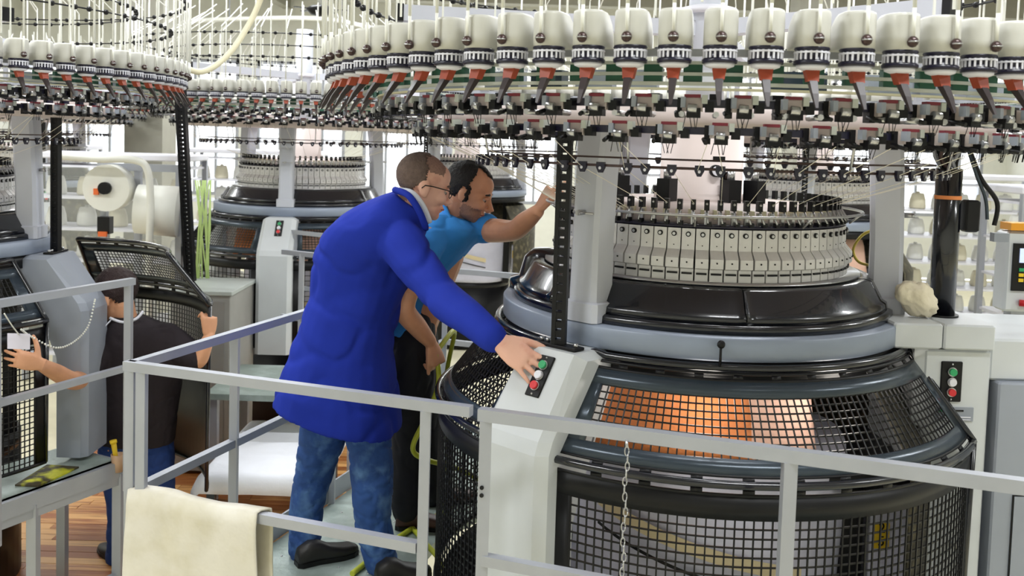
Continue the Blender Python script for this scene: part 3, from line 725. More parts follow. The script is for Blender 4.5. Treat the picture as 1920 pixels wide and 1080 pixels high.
# neighbour cabinet at the right edge
t = thing('control_cabinet', 'tall blue-grey cabinet with pale top at the right edge beside the white drive housing', 'cabinet', (1.86, 3.3, 0))
m = MB(); m.bbox((0, 0, .83), (.46, .5, 1.66), M_side, .006); obj('body', m, t)
m = MB(); m.bbox((0, .03, 1.73), (.50, .5, .14), M_white, .008); obj('top_cover', m, t)
m = MB(); m.box((.02, -.254, 1.0), (.36, .008, .56), M_side); m.box((.02, -.2535, 1.0), (.368, .004, .568), M_bmat); obj('door', m, t)

# machine on the left, machine at the back centre, others behind
m2 = machine('knitting_machine', 'circular knitting machine at the left edge whose guard is open beside the kneeling-height man in black shirt', -3.14, 4.78, D(133), .05, 2, gates='back', fabric=False, panel=False)
m2['label'] = 'circular knitting machine at left, shaded grey leg cover beside the man in black shirt'
m3 = machine('knitting_machine', 'circular knitting machine standing behind the man in blue coat, white leg with green panel', -1.8, 8.0, D(44), .06, 1, post=False)
m4 = machine('knitting_machine', 'distant circular knitting machine partly hidden behind the man in cyan polo', -.55, 11.2, D(10), .05, 1, gates=False)
m5 = machine('knitting_machine', 'circular knitting machine seen through the yarns of the large front machine', 2.65, 8.2, D(20), .0, 1, gates=False)
m6 = machine('knitting_machine', 'far circular knitting machine behind the white cabinets by the window wall', -5.4, 10.4, D(80), .05, 1, gates=False)

# open guard door of the left machine
g = thing('guard_door', 'open black mesh guard door gripped by the man in black shirt', 'guard door', (0, 0, 0))
gate(g, D(12), D(92), Matrix.Translation((-2.55, 4.78, 0)), ZB=.46, solid_z=1.12)
# ------------------------------------------------------------------ platforms
A = Vector((-1.22, 2.99, 0)); U_ = Vector((.944, -.33, 0)).normalized(); V_ = Vector((-U_.y, U_.x, 0))
def pt(u, v, z=0): return A + U_ * u + V_ * v + Vector((0, 0, z))
DZ = .72
plat = thing('platform', 'grey steel service platform with railings around the large knitting machine', 'platform', tuple(A))
def loc(v): return Vector(v) - A
Lu, Lv = 2.68, 2.62
m = MB(); N = 64; c = Vector((MX, MY, 0)); cu, cv = (c - A).dot(U_), (c - A).dot(V_)
inner, outer = [], []
for i in range(N):
    a = 2 * PI * i / N; dx, dy = math.cos(a), math.sin(a)
    inner.append((cu + 1.04 * dx, cv + 1.04 * dy))
    tt = min([((Lu if dx > 0 else 0) - cu) / dx if abs(dx) > 1e-6 else 9e9, ((Lv if dy > 0 else -.0) - cv) / dy if abs(dy) > 1e-6 else 9e9])
    outer.append((cu + tt * dx, cv + tt * dy))
vs = []
for z in (DZ - .04, DZ):
    vs += [tuple(loc(pt(u, v, z))) for u, v in inner] + [tuple(loc(pt(u, v, z))) for u, v in outer]
fs = []
for i in range(N):
    j = (i + 1) % N
    fs += [(2 * N + i, 2 * N + j, 3 * N + j, 3 * N + i), (i, N + i, N + j, j), (i, j, 2 * N + j, 2 * N + i), (N + i, 3 * N + i, 3 * N + j, N + j)]
m.add(vs, fs, M_deck); obj('deck', m, plat)
# little bright studs on the deck
m = MB()
for i in range(26):
    for j in range(16):
        u, v = .1 + i * .13, .1 + j * .16
        if math.hypot(u - cu, v - cv) > 1.08: m.sph(loc(pt(u, v, DZ)), (.006, .006, .003), M_steel, 6, 4)
obj('studs', m, plat, stuff=True)
def pbar(u0, v0, z0, u1, v1, z1, nm, w_=.03, h=.03): 
    m = MB(); m.bar(loc(pt(u0, v0, z0)), loc(pt(u1, v1, z1)), w_, h, M_rail); return obj(nm, m, plat)
ZR = 1.645; ZL = 1.225
LT = 2.543
# front rails, left part then the part with the chain
uL = .485 * LT * 1.0
pbar(-.02, 0, ZR, 1.19, 0, ZR, 'top_rail'); pbar(.035, 0, ZL, 1.035, 0, ZL, 'mid_rail')
for u in (0, 1.05): pbar(u, 0, .5, u, 0, ZR - .015, 'post')
pbar(.045, .0, .9, .045, .0, ZR - .015, 'post')
pbar(1.215, 0, ZR - .004, 3.4, 0, ZR - .004, 'top_rail', .032, .034); pbar(1.215 + .02, 0, ZL, 3.4, 0, ZL, 'mid_rail')
for u in (1.235, 2.055, 3.2):
    o = pbar(u, 0, .5, u, 0, ZR - .02, 'post', .034, .03)
    if u == 1.235:
        k = MB()
        for dz in (0, .022): q = loc(pt(u, -.016, 1.415 + dz)); k.cyl(q, q - V_ * .004, .006, M_bmat, n=10)
        obj('bolt_hole', k, o)
# side rails
for z in (ZR, ZL): pbar(0, .0, z, 0, Lv - .05, z, 'top_rail' if z == ZR else 'mid_rail')
for v in (.555, 1.3, 2.0, Lv - .05): pbar(0, v, .6, 0, v, ZR - .015, 'post')
pbar(-.01, 0, DZ + .045, -.01, Lv, DZ + .045, 'kick_plate', .008, .09)
# far rails
for z in (ZR, ZL): pbar(0, Lv - .05, z, 1.5, Lv - .05, z, 'top_rail' if z == ZR else 'mid_rail')
for u in (.45, .95, 1.5): pbar(u, Lv - .05, .6, u, Lv - .05, ZR - .015, 'post')
for u, v in ((0, 0), (0, Lv - .05), (2.6, 0), (2.6, Lv - .1), (1.2, 0), (0, 1.3)): pbar(u + .03, v + .02, 0, u + .03, v + .02, DZ - .04, 'leg', .05, .05)
# hanging chain on the front rail
ch = thing('chain', 'thin steel chain hanging from the front rail before the white leg', 'chain', tuple(pt(1.645, -.03, ZR - .03)))
lk = MB(); lk.tube([(.0055 * math.cos(2 * PI * i / 10), 0, .0125 * math.sin(2 * PI * i / 10)) for i in range(11)], .0017, M_steel, 5); lkm = lk.mesh('link')
for i in range(30): obj('link', lkm, ch, T(.003 * math.sin(i), 0, -.012 - i * .0205, D(90) * (i % 2)))
k = MB(); k.cyl((0, .03, .02), (0, -.002, .0), .004, M_steel, n=6); obj('hook', k, ch)

# left platform with sloping rail
lp = thing('platform', 'small steel platform with a railing in the lower left corner', 'platform', (0, 0, 0))
def lb(p, q, nm, w_=.03, h=.03): m = MB(); m.bar(p, q, w_, h, M_rail); return obj(nm, m, lp)
E0, E1 = Vector((-2.36, 3.9, 0)), Vector((-1.97, 4.68, 0))  # right hand edge near -> far
n_ = Vector((-(E1 - E0).y, (E1 - E0).x, 0)).normalized(); E3 = E1 + n_ * .42 + Vector((-.0, 0, 0)); E2 = E0 + n_ * .42
Z = Vector((0, 0, 1))
m = MB(); m.prism([(E0.x, E0.y), (E1.x, E1.y), (E3.x, E3.y), (E2.x, E2.y)], DZ - .03, DZ, M_deck); obj('deck', m, lp)
lb(E0 + Z * (DZ - .04), E1 + Z * (DZ - .04), 'edge_beam', .05, .08); lb(E0 + Z * (DZ - .1), E1 + Z * (DZ - .1), 'edge_beam', .04, .04)
lb(E1 + Z * (DZ - .04), E3 + Z * (DZ - .04), 'edge_beam', .05, .07)
for e in (E1, E3 * 1.0, E0.lerp(E1, .45)): lb(e + Z * 0, e + Z * (DZ - .06), 'leg', .045, .045)
lb(E0.lerp(E1, .45) + Z * .12, E1 + Z * .12, 'brace', .03, .03)
R0, R1 = Vector((-2.35, 3.5, 0)), Vector((-1.89, 4.60, 0))
lb(R0 + Z * 1.655, R1 + Z * 1.655 + (R1 - R0).normalized() * .03, 'top_rail', .034, .034); lb(R0 + Z * 1.225, R1 + Z * 1.225, 'mid_rail')
lb(R1 + Z * .6, R1 + Z * 1.64, 'post', .034, .034); lb(R0.lerp(R1, .38) + Z * .6, R0.lerp(R1, .38) + Z * 1.64, 'post', .034, .034)
lb(R1 + Vector((.04, .02, .35)), R1 + Vector((.04, .02, .95)), 'post_sleeve', .04, .04)
# things on it
mt = thing('rubber_mat', 'dark rubber mat with yellow-green spots lying on the small left platform', 'mat', (0, 0, 0))
m = MB(); q = [P(28, 908, 1)] ; 
def onz(px, py, z):
    d = cam_rot @ Vector(((px - 960) / FPX, -(py - PPY) / FPX, -1)); return CAM + d * ((z - CAM.z) / d.z)
mm = mat('mat_spots', (70, 62, 40), .6, 0, .15, 30, c2=(206, 206, 40), c2scale=9, c2lo=.47, c2hi=.6)
pl = [onz(x, y, DZ) for x, y in ((28, 912), (72, 914), (148, 878), (88, 874))]
m.prism([(p.x, p.y) for p in pl], DZ + .001, DZ + .009, mm); obj('mat_sheet', m, mt)
cpp = onz(222, 872, 1) if 0 else P(221, 862, 4.66)
cu_ = thing('tool_cup', 'small beige plastic cup holding a yellow brush, clipped on the left railing post', 'cup', tuple(cpp))
m = MB(); m.lathe([(.0, -.06), (.026, -.06), (.034, .03), (.031, .03), (.023, -.055), (0, -.055)], mat('cup_beige', (196, 160, 130), .4), n=16, closeprof=False); obj('cup_body', m, cu_)
br = thing('brush', 'yellow handled brush standing in the beige cup on the left rail', 'brush', tuple(cpp))
m = MB(); m.tube([(0, 0, -.05), (-.012, 0, .02), (-.022, 0, .085)], [.009, .012, .014], M_yel, 8); m.cyl((-.022, 0, .085), (-.025, 0, .10), .018, M_yel, n=10); obj('handle', m, br)

# rail and deck of the machine behind
p3 = thing('platform', 'distant steel platform and railing in front of the knitting machine behind the blue coat', 'platform', (0, 0, 0))
def b3(p, q, nm, w_=.03, h=.03): m = MB(); m.bar(p, q, w_, h, M_rail); return obj(nm, m, p3)
q0, q1 = P(380, 416, 7.6), P(650, 446, 6.85); b3(q0, q1, 'top_rail'); b3(q0 - Z * .42, q1 - Z * .42, 'mid_rail')
for px, Y in ((426, 7.45), (490, 7.3), (560, 7.1)): p = q0.lerp(q1, (px - 380) / 270); b3(p - Z * 1.0, p, 'post')
q0, q1 = P(530, 472, 6.0), P(640, 484, 5.85); b3(q0, q1, 'top_rail'); b3(q0 - Z * .42, q1 - Z * .42, 'mid_rail'); p = P(566, 476, 5.95); b3(p - Z * .95, p, 'post')
m = MB(); m.box((-1.45, 6.35, DZ - .02), (1.0, .8, .04), M_deck); obj('deck', m, p3)
for x in (-1.9, -1.0):
    for y in (6.0, 6.7): b3(Vector((x, y, 0)), Vector((x, y, DZ - .04)), 'leg', .05, .05)
# low table with white cloth
tb = thing('low_table', 'low dark metal table under a white cloth beyond the blue jeans', 'table', (-1.42, 5.75, 0))
m = MB(); m.box((0, 0, .415), (.60, .98, .03), M_bmat); obj('table_top', m, tb)
for sx in (-1, 1):
    for sy in (-1, 1): m = MB(); m.box((sx * .27, sy * .45, .2), (.045, .045, .41), M_sheet); obj('leg', m, tb)
def cloth_patch(w_, h, nx, ny, f, m, th=.003):
    mb = MB(); vs = []
    for j in range(ny + 1):
        for i in range(nx + 1): vs.append(f(i / nx, j / ny))
    k = len(vs); fs = [(j * (nx + 1) + i, j * (nx + 1) + i + 1, (j + 1) * (nx + 1) + i + 1, (j + 1) * (nx + 1) + i) for j in range(ny) for i in range(nx)]
    mb.add(vs, fs, m, True); return mb
def solid(o, th):
    md = o.modifiers.new('thickness', 'SOLIDIFY'); md.thickness = th; md.offset = 0
def fc(u, v):
    x = -1.42 + (u - .5) * .74; y = 5.75 + (v - .5) * 1.08
    z = .445 + .006 * noise.noise(Vector((x * 7, y * 7, 0)))
    dx = max(0, abs(u - .5) - .42) * 3; z -= .45 * dx * dx * 3 if dx > 0 else 0
    if v < .04: z -= (.04 - v) * 2.4
    return (x, y, z)
cl = obj('table_cloth', cloth_patch(1, 1, 26, 30, fc, mat('cloth_white', (236, 238, 246), .9, 0, .03, 6, bump=.4, bscale=12)), recalc=False); solid(cl, .004); tag(cl, 'white sheet of fabric spread over the low dark table', 'cloth')

# rag cloth over front rail
def fr_(u, v):
    uu = .012 + u * .49
    d = v * 2 - 1  # -1 back, 0 top, 1 front
    s = abs(d)
    if d < 0: off, z = .03 + .006 * math.sin(u * 9), ZL + .018 - s * .42
    else: off, z = -.03 - .008 * math.sin(u * 11 + 1) * s, ZL + .018 - s * .50
    if s < .06: off *= s / .06; z = ZL + .019 - .002 * s
    fold = .010 * math.sin(u * 17 + s * 2) * s + .007 * noise.noise(Vector((u * 5, v * 6, 3)))
    skew = .02 * s * (u - .5)
    if u > .85 and d < 0: uu += .02
    p = pt(uu + skew, off - (fold if d > 0 else -fold), z + (.004 * math.sin(u * 7)))
    return tuple(p)
rag = obj('towel', cloth_patch(1, 1, 40, 44, fr_, M_cloth), recalc=False); solid(rag, .006); tag(rag, 'stained beige cotton towel hanging over the lower front rail', 'towel')
# side fold of the towel is part of drape
# ball of cloth on the housing
b = bmesh.new(); bmesh.ops.create_icosphere(b, subdivisions=4, radius=1)
ctr = Vector((1.385, 3.17, 1.915))
for v in b.verts:
    n0 = v.co.copy(); k_ = 1 + .30 * noise.noise(n0 * 1.5 + Vector((3, 1, 2))) + .16 * noise.noise(n0 * 3.5) - .10 * math.exp(-(noise.noise(n0 * 2.6 + Vector((9, 2, 5))) / .08) ** 2)
    x, y, z = n0 * k_; v.co = ctr + Vector((x * .060 + max(0, -z) * .035, y * .05, z * .068))
    if v.co.z < 1.851: v.co.z = 1.851
me = bpy.data.meshes.new('rag'); b.to_mesh(me); b.free(); me.materials.append(mat('rag_cream', (232, 222, 198), .9, 0, .05, 10, bump=.5, bscale=30))
for p_ in me.polygons: p_.use_smooth = True
o = bpy.data.objects.new('rag', me); C.objects.link(o); tag(o, 'crumpled cream rag on the edge of the table ring beside the black round post', 'rag')

# ------------------------------------------------------------------ hoses and cables
def hose(name, pts, r, m, label, cat='hose', n=8):
    mb = MB(); mb.tube(spline(pts, 8), r, m, n); o = obj(name, mb); tag(o, label, cat); return o
def dk(px, py, dz=.012):
    return onz(px, py, DZ + dz)
hose('air_hose', [P(818, 665, 3.86), P(822, 720, 3.84), P(800, 780, 3.83), P(774, 840, 3.8), P(800, 862, 3.86), P(850, 876, 4.0), P(900, 900, 4.15)], .011, M_hose, 'yellow-green air hose hanging from the hand of the man in cyan polo')
hose('air_hose', [dk(660, 1076), dk(730, 1020), dk(790, 980), dk(838, 958), dk(838, 945), dk(770, 938), dk(762, 970), dk(790, 1010), dk(822, 1046), dk(835, 1078)], .011, M_hose, 'yellow-green hose looped on the platform deck behind the front rail')
hose('air_hose', [P(806, 680, 3.9), P(826, 650, 3.95), P(852, 622, 4.1), P(838, 700, 4.2), P(838, 800, 4.3), P(840, 900, 4.4)], .011, M_hose, 'yellow-green hose rising beside the hand of the man in cyan polo')
hose('overhead_hose', [P(492, -10, 6.3), P(470, 40, 6.3), P(430, 100, 6.2), P(385, 133, 6.1), P(345, 128, 6.0), P(290, 110, 5.9)], .02, M_cream, 'thick pale hose curving down from the ceiling beside the left machine')
hose('yellow_tube', [P(1650, 428, 3.6), P(1618, 440, 3.66), P(1600, 468, 3.7), P(1612, 492, 3.7), P(1650, 500, 3.6)], .006, mat('tube_yellow', (224, 200, 90), .4), 'thin yellow air tube looping beside the right upright column', 'tube', 6)
cp_ = hose('white_pipe', [P(350, 40, 12), P(430, 36, 12), P(560, 34, 12), P(640, 40, 12), P(720, 60, 12)], .03, M_tube, 'white pipe running under the ceiling behind the machines', 'pipe')
for px_, py_ in ((430, 36), (640, 40)):
    q = P(px_, py_, 12); m = MB(); m.cyl(q, (q.x, q.y, CEIL), .01, M_rail, n=6); obj('hanger_rod', m, cp_)
hose('white_pipe', [P(108, 292, 7.4), P(180, 298, 7.4), P(250, 300, 7.4), P(276, 318, 7.4), P(282, 380, 7.4), P(280, 470, 7.4), P(280, 640, 7.4), P(280, 800, 7.42)], .03, M_tube, 'white bent pipe in front of the clear sided cabinets', 'pipe')

# lime yarn bundle
yb = MB(); ry2 = random.Random(5)
for i in range(11):
    x0, x1 = ry2.uniform(366, 396), ry2.uniform(366, 394)
    yb.tube([P(x0, 338, 7.0), P((x0 + x1) / 2 + ry2.uniform(-4, 4), 430, 7.0), P(x1, 522, 6.95)], .0065, M_lime, 4)
o = obj('yarn_bundle', yb); o['kind'] = 'stuff'; tag(o, 'hanging bundle of lime green yarn behind the grey cabinet', 'yarn')

# grey cabinet with black post
cb = thing('cabinet', 'grey metal cabinet with a black perforated post on top, right of the open guard door', 'cabinet', (-2.15, 6.75, 0))
m = MB(); m.bbox((0, 0, .65), (.42, .6, 1.26), mat('cabinet_grey', (160, 158, 154), .5), .006); obj('body', m, cb)
m = MB(); m.bbox((0, 0, 1.29), (.45, .63, .03), mat('cabinet_top', (188, 194, 190), .4), .004); obj('top_cover', m, cb)
m = MB(); m.box((.0, -.302, .66), (.34, .006, 1.14), mat('cabinet_door', (146, 143, 140), .5)); obj('door', m, cb)
m = MB()
p0, p1 = P(357, 527, 6.6), P(338, 168, 6.6); L0 = Vector((-2.15, 6.75, 0))
for s_ in (-.024, .024): m.bar(p0 - L0 + Vector((s_, 0, 0)), p1 - L0 + Vector((s_, 0, 0)), .02, .06, M_bmat)
for i in range(44): q = (p0 - L0).lerp(p1 - L0, (i + .5) / 44); m.box(q, (.04, .05, .022), M_bmat)
obj('perforated_post', m, cb)

# clear sided cabinets with cone yarns (left and right background)
cone = MB(); cone.lathe([(0, 0), (.085, 0), (.095, .02), (.088, .1), (.07, .17), (.06, .18), (.022, .18), (.02, .2), (0, .2)], M_tube, n=16, closeprof=False); conem = cone.mesh('yarn_cone')
cone2 = MB(); cone2.lathe([(0, 0), (.085, 0), (.095, .02), (.088, .1), (.07, .17), (.06, .18), (.022, .18), (.02, .2), (0, .2)], M_cream, n=16, closeprof=False); cone2m = cone2.mesh('yarn_cone')
ORD = ['first', 'second', 'third', 'fourth', 'fifth', 'sixth', 'seventh', 'eighth']
def creel(x, y, w_, d, h, rz, label, cols, rows, grp, clab, side=True):
    t = thing('yarn_creel', label, 'creel', (x, y, 0), rz)
    for sx in (-1, 1):
        for sy in (-1, 1): m = MB(); m.box((sx * w_ / 2, sy * d / 2, h / 2), (.045, .045, h), M_rail); obj('frame_post', m, t)
    for k in range(rows + 1):
        m = MB(); m.box((0, 0, .25 + k * (h - .35) / rows), (w_, d, .02), M_wht); obj('shelf', m, t)
    m = MB(); m.bbox((0, 0, h), (w_ + .06, d + .06, .06), M_wht, .01); obj('top_beam', m, t)
    if side:
        m = MB(); m.box((0, -d / 2 - .03, h * .55), (w_, .006, h * .8), M_glass); obj('clear_sheet', m, t)
    Mw = T(x, y, 0, rz)
    for r in range(rows):
        for c_ in range(cols):
            p = Mw @ Vector((-w_ / 2 + (c_ + .5) * w_ / cols, 0, .262 + r * (h - .35) / rows))
            if not inview(p, 40): continue
            o = obj('yarn_cone', conem if (r + c_) % 3 else cone2m, None, T(p.x, p.y, p.z, 0)); tag(o, clab.replace('yarn cone', '%s yarn cone from left, %s shelf,' % (ORD[c_], ORD[rows - 1 - r] + ' highest' if r < rows - 1 else 'top'), 1), 'yarn cone', grp)
creel(-3.85, 9.1, 1.5, .6, 2.15, 0, 'clear fronted yarn creel behind the left knitting machine', 5, 6, 'yarn cones on the left creel', 'white yarn cone on the creel behind the left machine')
creel(4.75, 7.4, 1.7, .6, 2.15, 0, 'clear fronted yarn creel beyond the black round post at right', 6, 6, 'yarn cones on the right creel', 'white yarn cone on the creel at right')
creel(1.75, 11.2, 1.8, .6, 2.15, 0, 'yarn creel standing far behind the man in cyan polo', 7, 6, 'yarn cones on the middle creel', 'white yarn cone on the creel behind the cyan polo', False)
creel(-6.6, 12.6, 1.8, .6, 2.15, 0, 'far yarn creel beside the beige wall column at left', 7, 6, 'yarn cones on the far left creel', 'white yarn cone on the far left creel', False)
creel(5.3, 11.0, 1.8, .6, 2.15, 0, 'far yarn creel near the back wall at right', 7, 6, 'yarn cones on the far right creel', 'white yarn cone on the far right creel', False)
creel(-3.6, 13.2, 1.8, .6, 2.15, 0, 'far yarn creel between the wall column and the window', 7, 6, 'yarn cones on the far centre creel', 'white yarn cone on the far centre creel', False)
# reels and film roll on a stand behind the left machine
rs = thing('reel_stand', 'grey stand holding a white film roll and a white reel with black hub', 'stand', (P(250, 400, 7.6).x, 7.6, 0))
for dx in (-.28, .0, .34): m = MB(); m.box((dx, .1, 1.05), (.05, .05, 2.1), M_rail); obj('post', m, rs)
m = MB(); m.box((.03, .1, 2.1), (.72, .06, .06), M_rail); m.box((.03, .1, .06), (.72, .5, .06), M_rail); obj('cross_bar', m, rs)
m = MB(); zc = P(205, 352, 7.6).z; m.cyl((-.2, .08, zc), (-.2, -.06, zc), .19, M_tube, n=32); ro = obj('white_reel', m, rs)
m = MB(); m.cyl((-.2, -.06, zc), (-.2, -.1, zc), .05, M_bmat, n=16); obj('hub', m, ro)
m = MB(); m.box((-.27, -.075, zc - .03), (.04, .02, .05), mat('accent_orange', (232, 110, 50), .5)); obj('brake_tab', m, ro)
m = MB(); zc2 = P(285, 392, 7.6).z; m.cyl((.04, -.02, zc2), (.36, .04, zc2 - .02), .2, M_tube, n=32, r1=.21); obj('film_roll', m, rs)
m = MB(); m.box((-.25, .05, 1.62), (.1, .08, .14), M_bmat); m.box((-.25, .0, 1.55), (.07, .02, .04), MATS['accent_orange']); obj('switch_box', m, rs)
# display terminal at the right edge
dt = thing('control_terminal', 'operator terminal with small screen and yellow keys at the right edge', 'terminal', tuple(P(1912, 500, 3.9)))
m = MB(); m.bbox((0, .05, 0), (.16, .1, .34), M_white, .01); obj('casing', m, dt)
m = MB(); m.box((0, -.004, .02), (.11, .01, .20), M_bmat); obj('bezel', m, dt)
m = MB(); m.box((.01, -.011, .07), (.08, .004, .06), M_screen); obj('screen', m, dt)
for i in range(3):
    for j in range(3): m = MB(); m.box((-.02 + i * .028, -.011, .01 - j * .022), (.02, .006, .014), M_yel if (i + j) % 3 else M_green); obj('key', m, dt)
m = MB(); m.box((0, .03, .19), (.15, .09, .03), mat('lamp_orange', (236, 160, 40), .4)); obj('signal_bar', m, dt)
m = MB(); m.cyl((-.02, -.01, -.13), (.03, -.03, -.13), .014, M_red, n=10); obj('stop_button', m, dt)
m = MB(); m.box((0, .06, -.17 - 1.0), (.06, .06, 2.0 - .02), M_rail); obj('stand', m, dt)
dt.location = P(1921, 510, 3.9)
stand_h = dt.location.z - .17
m = MB(); m.box((0, .06, -.17 - stand_h / 2), (.06, .06, stand_h), M_rail); 
[bpy.data.objects.remove(c_) for c_ in list(dt.children) if c_.name.startswith('stand')]
obj('stand', m, dt)
# sprinkler/fan unit
fu = thing('ceiling_fan_unit', 'small black ventilator head hanging on a white rod under the ceiling', 'ventilator', tuple(P(600, 18, 10.5)))
m = MB(); m.lathe([(0, -.08), (.1, -.06), (.16, 0), (.1, .04), (0, .05)], M_bmat, n=14, closeprof=False); obj('head', m, fu)
m = MB(); m.cyl((0, 0, .04), (0, 0, CEIL - P(600, 18, 10.5).z), .03, M_tube, n=8); obj('rod', m, fu)
for k_ in range(5):
    a = k_ * 1.256; m = MB(); m.box((.2 * math.cos(a), .2 * math.sin(a), 0), (.2, .05, .008), M_bmat, rz=a); obj('blade', m, fu)
# tag on a cord at the left + chain
tg = thing('paper_tag', 'small lilac paper tag on a white cord near the hand of the man in black', 'tag', tuple(P(35, 640, 4.12)))
m = MB(); m.box((0, 0, 0), (.1, .003, .07), mat('paper', (226, 222, 240), .7)); obj('card', m, tg)
m = MB(); base = P(35, 640, 4.12); m.tube([p - base for p in spline([P(8, 588, 3.88), P(22, 610, 4.0), P(36, 628, 4.12)], 5)], .003, M_tube, 5); obj('cord', m, tg)
bc = thing('bead_chain', 'white beaded chain sagging beside the head of the man in black shirt', 'chain', (0, 0, 0))
m = MB(); 
for p in spline([P(178, 562, 4.7), P(166, 610, 4.65), P(140, 640, 4.6), P(105, 652, 4.45), P(60, 632, 4.25), P(40, 618, 4.14)], 9): m.sph(p, .0055, M_tube, 6, 4)
obj('beads', m, bc, stuff=True)

#PEOPLE
# ------------------------------------------------------------------ people
def fuse(name, mb, vox, smooth=4, fac=.5, wr=0, wscale=9, parent=None, label=None, stretch=(1, 1, 1)):
    """voxel-unite overlapping closed shells into one skin, smooth it, add cloth wrinkles"""
    me = mb.mesh(name + '_src'); b = bmesh.new(); b.from_mesh(me); bmesh.ops.remove_doubles(b, verts=b.verts, dist=1e-5); bmesh.ops.recalc_face_normals(b, faces=b.faces); b.to_mesh(me); b.free()
    o = bpy.data.objects.new('tmp', me); C.objects.link(o)
    md = o.modifiers.new('r', 'REMESH'); md.mode = 'VOXEL'; md.voxel_size = vox; md.use_smooth_shade = True
    if smooth: s = o.modifiers.new('s', 'SMOOTH'); s.iterations = smooth; s.factor = fac
    dg = bpy.context.evaluated_depsgraph_get(); ev = o.evaluated_get(dg)
    nm = bpy.data.meshes.new_from_object(ev); nm.name = name
    bpy.data.objects.remove(o); bpy.data.meshes.remove(me)
    nm.materials.clear(); nm.materials.append(mb.mats[0])
    if wr:
        n = len(nm.vertices); co = np.empty(n * 3); nm.vertices.foreach_get('co', co); co = co.reshape(-1, 3)
        no = np.empty(n * 3); nm.vertices.foreach_get('normal', no); no = no.reshape(-1, 3); sc = np.array(stretch)
        d = np.array([noise.noise(Vector(c * sc * wscale)) + .5 * noise.noise(Vector(c * sc * wscale * 2.1 + 7)) for c in co])
        d = .35 * d - np.exp(-(d / .13) ** 2)  # soft swell with sharp creases
        co += no * (d * wr)[:, None]; nm.vertices.foreach_set('co', co.ravel()); nm.update()
    nm.polygons.foreach_set('use_smooth', [True] * len(nm.polygons))
    q = bpy.data.objects.new(name, nm); C.objects.link(q)
    if parent: q.parent = parent
    if label: q['label'] = label
    return q
def sect(c, a, b_, n=28, p=2.4):
    c, a, b_ = Vector(c), Vector(a), Vector(b_); r = []
    for i in range(n):
        t = 2 * PI * i / n; x, y = math.cos(t), math.sin(t)
        k = (abs(x) ** p + abs(y) ** p) ** (-1 / p); r.append(c + a * x * k + b_ * y * k)
    return r
def limb(mb, pts, rad, m, n=14, ends=True):
    mb.tube(pts, rad, m, n)
    if ends:
        for p, r in ((pts[0], rad[0]), (pts[-1], rad[-1])): mb.sph(tuple(p), r * .98, m, 12, 8)
def smoothlimb(mb, keys, m, per=5, n=16, ends=True):
    pts = spline([k[0] for k in keys], per); rr = [v.x for v in spline([(k[1], 0, 0) for k in keys], per)]
    limb(mb, pts, rr, m, n, ends)
def hand(mb, wrist, d, nrm, tside, m, s=1.0, curl=(10, 15, 18, 22), spread=4, thumb=(.55, .75), tcurl=15, wr=.026):
    """palm and five bent fingers. d finger direction, nrm back of hand, tside +-1 thumb side"""
    d = Vector(d).normalized(); nrm = Vector(nrm); nrm = (nrm - d * nrm.dot(d)).normalized(); t = d.cross(nrm) * tside
    W0 = Vector(wrist); rings = []
    for k, hw, ht in ((-.02, .027, .021), (.0, .028, .019), (.03, .037, .017), (.06, .042, .015), (.088, .041, .0125), (.098, .037, .009)):
        rings.append(sect(W0 + d * k * s, t * hw * s, nrm * ht * s, 16, 2.3))
    mb.loft(rings, m, True)
    for i, (off, L_, r) in enumerate(((.030, .072, .0088), (.0105, .08, .0092), (-.010, .074, .0088), (-.029, .058, .0078))):
        dd = (d + t * math.tan(D(spread)) * (1.5 - i) * .8).normalized(); ax = dd.cross(nrm).normalized()
        p = W0 + d * (.084 - (.008 if i == 3 else 0)) * s + t * off * s; pts = [p - dd * .02 * s]; pts.append(p)
        for k, f in enumerate((.45, .31, .24)):
            dd = Matrix.Rotation(-D(curl[i]) * (1, 1.2, .8)[k], 3, ax) @ dd
            p = p + dd * L_ * f * 1.08 * s; pts.append(p)
        limb(mb, pts, [r * s, r * s * 1.02, r * s * .96, r * s * .88, r * s * .74], m, 10)
    td = (d * thumb[0] + t * thumb[1] - nrm * .15).normalized(); p = W0 + d * .018 * s + t * .024 * s; pts = [p]; ax = td.cross(nrm).normalized()
    for k, L_ in enumerate((.042, .034, .026)):
        p = p + td * L_ * s; pts.append(p); td = (td + d * .22 * (tcurl / 15) - nrm * .12 * (tcurl / 15)).normalized()
    limb(mb, pts, [.014 * s, .0125 * s, .0105 * s, .0085 * s], m, 10)
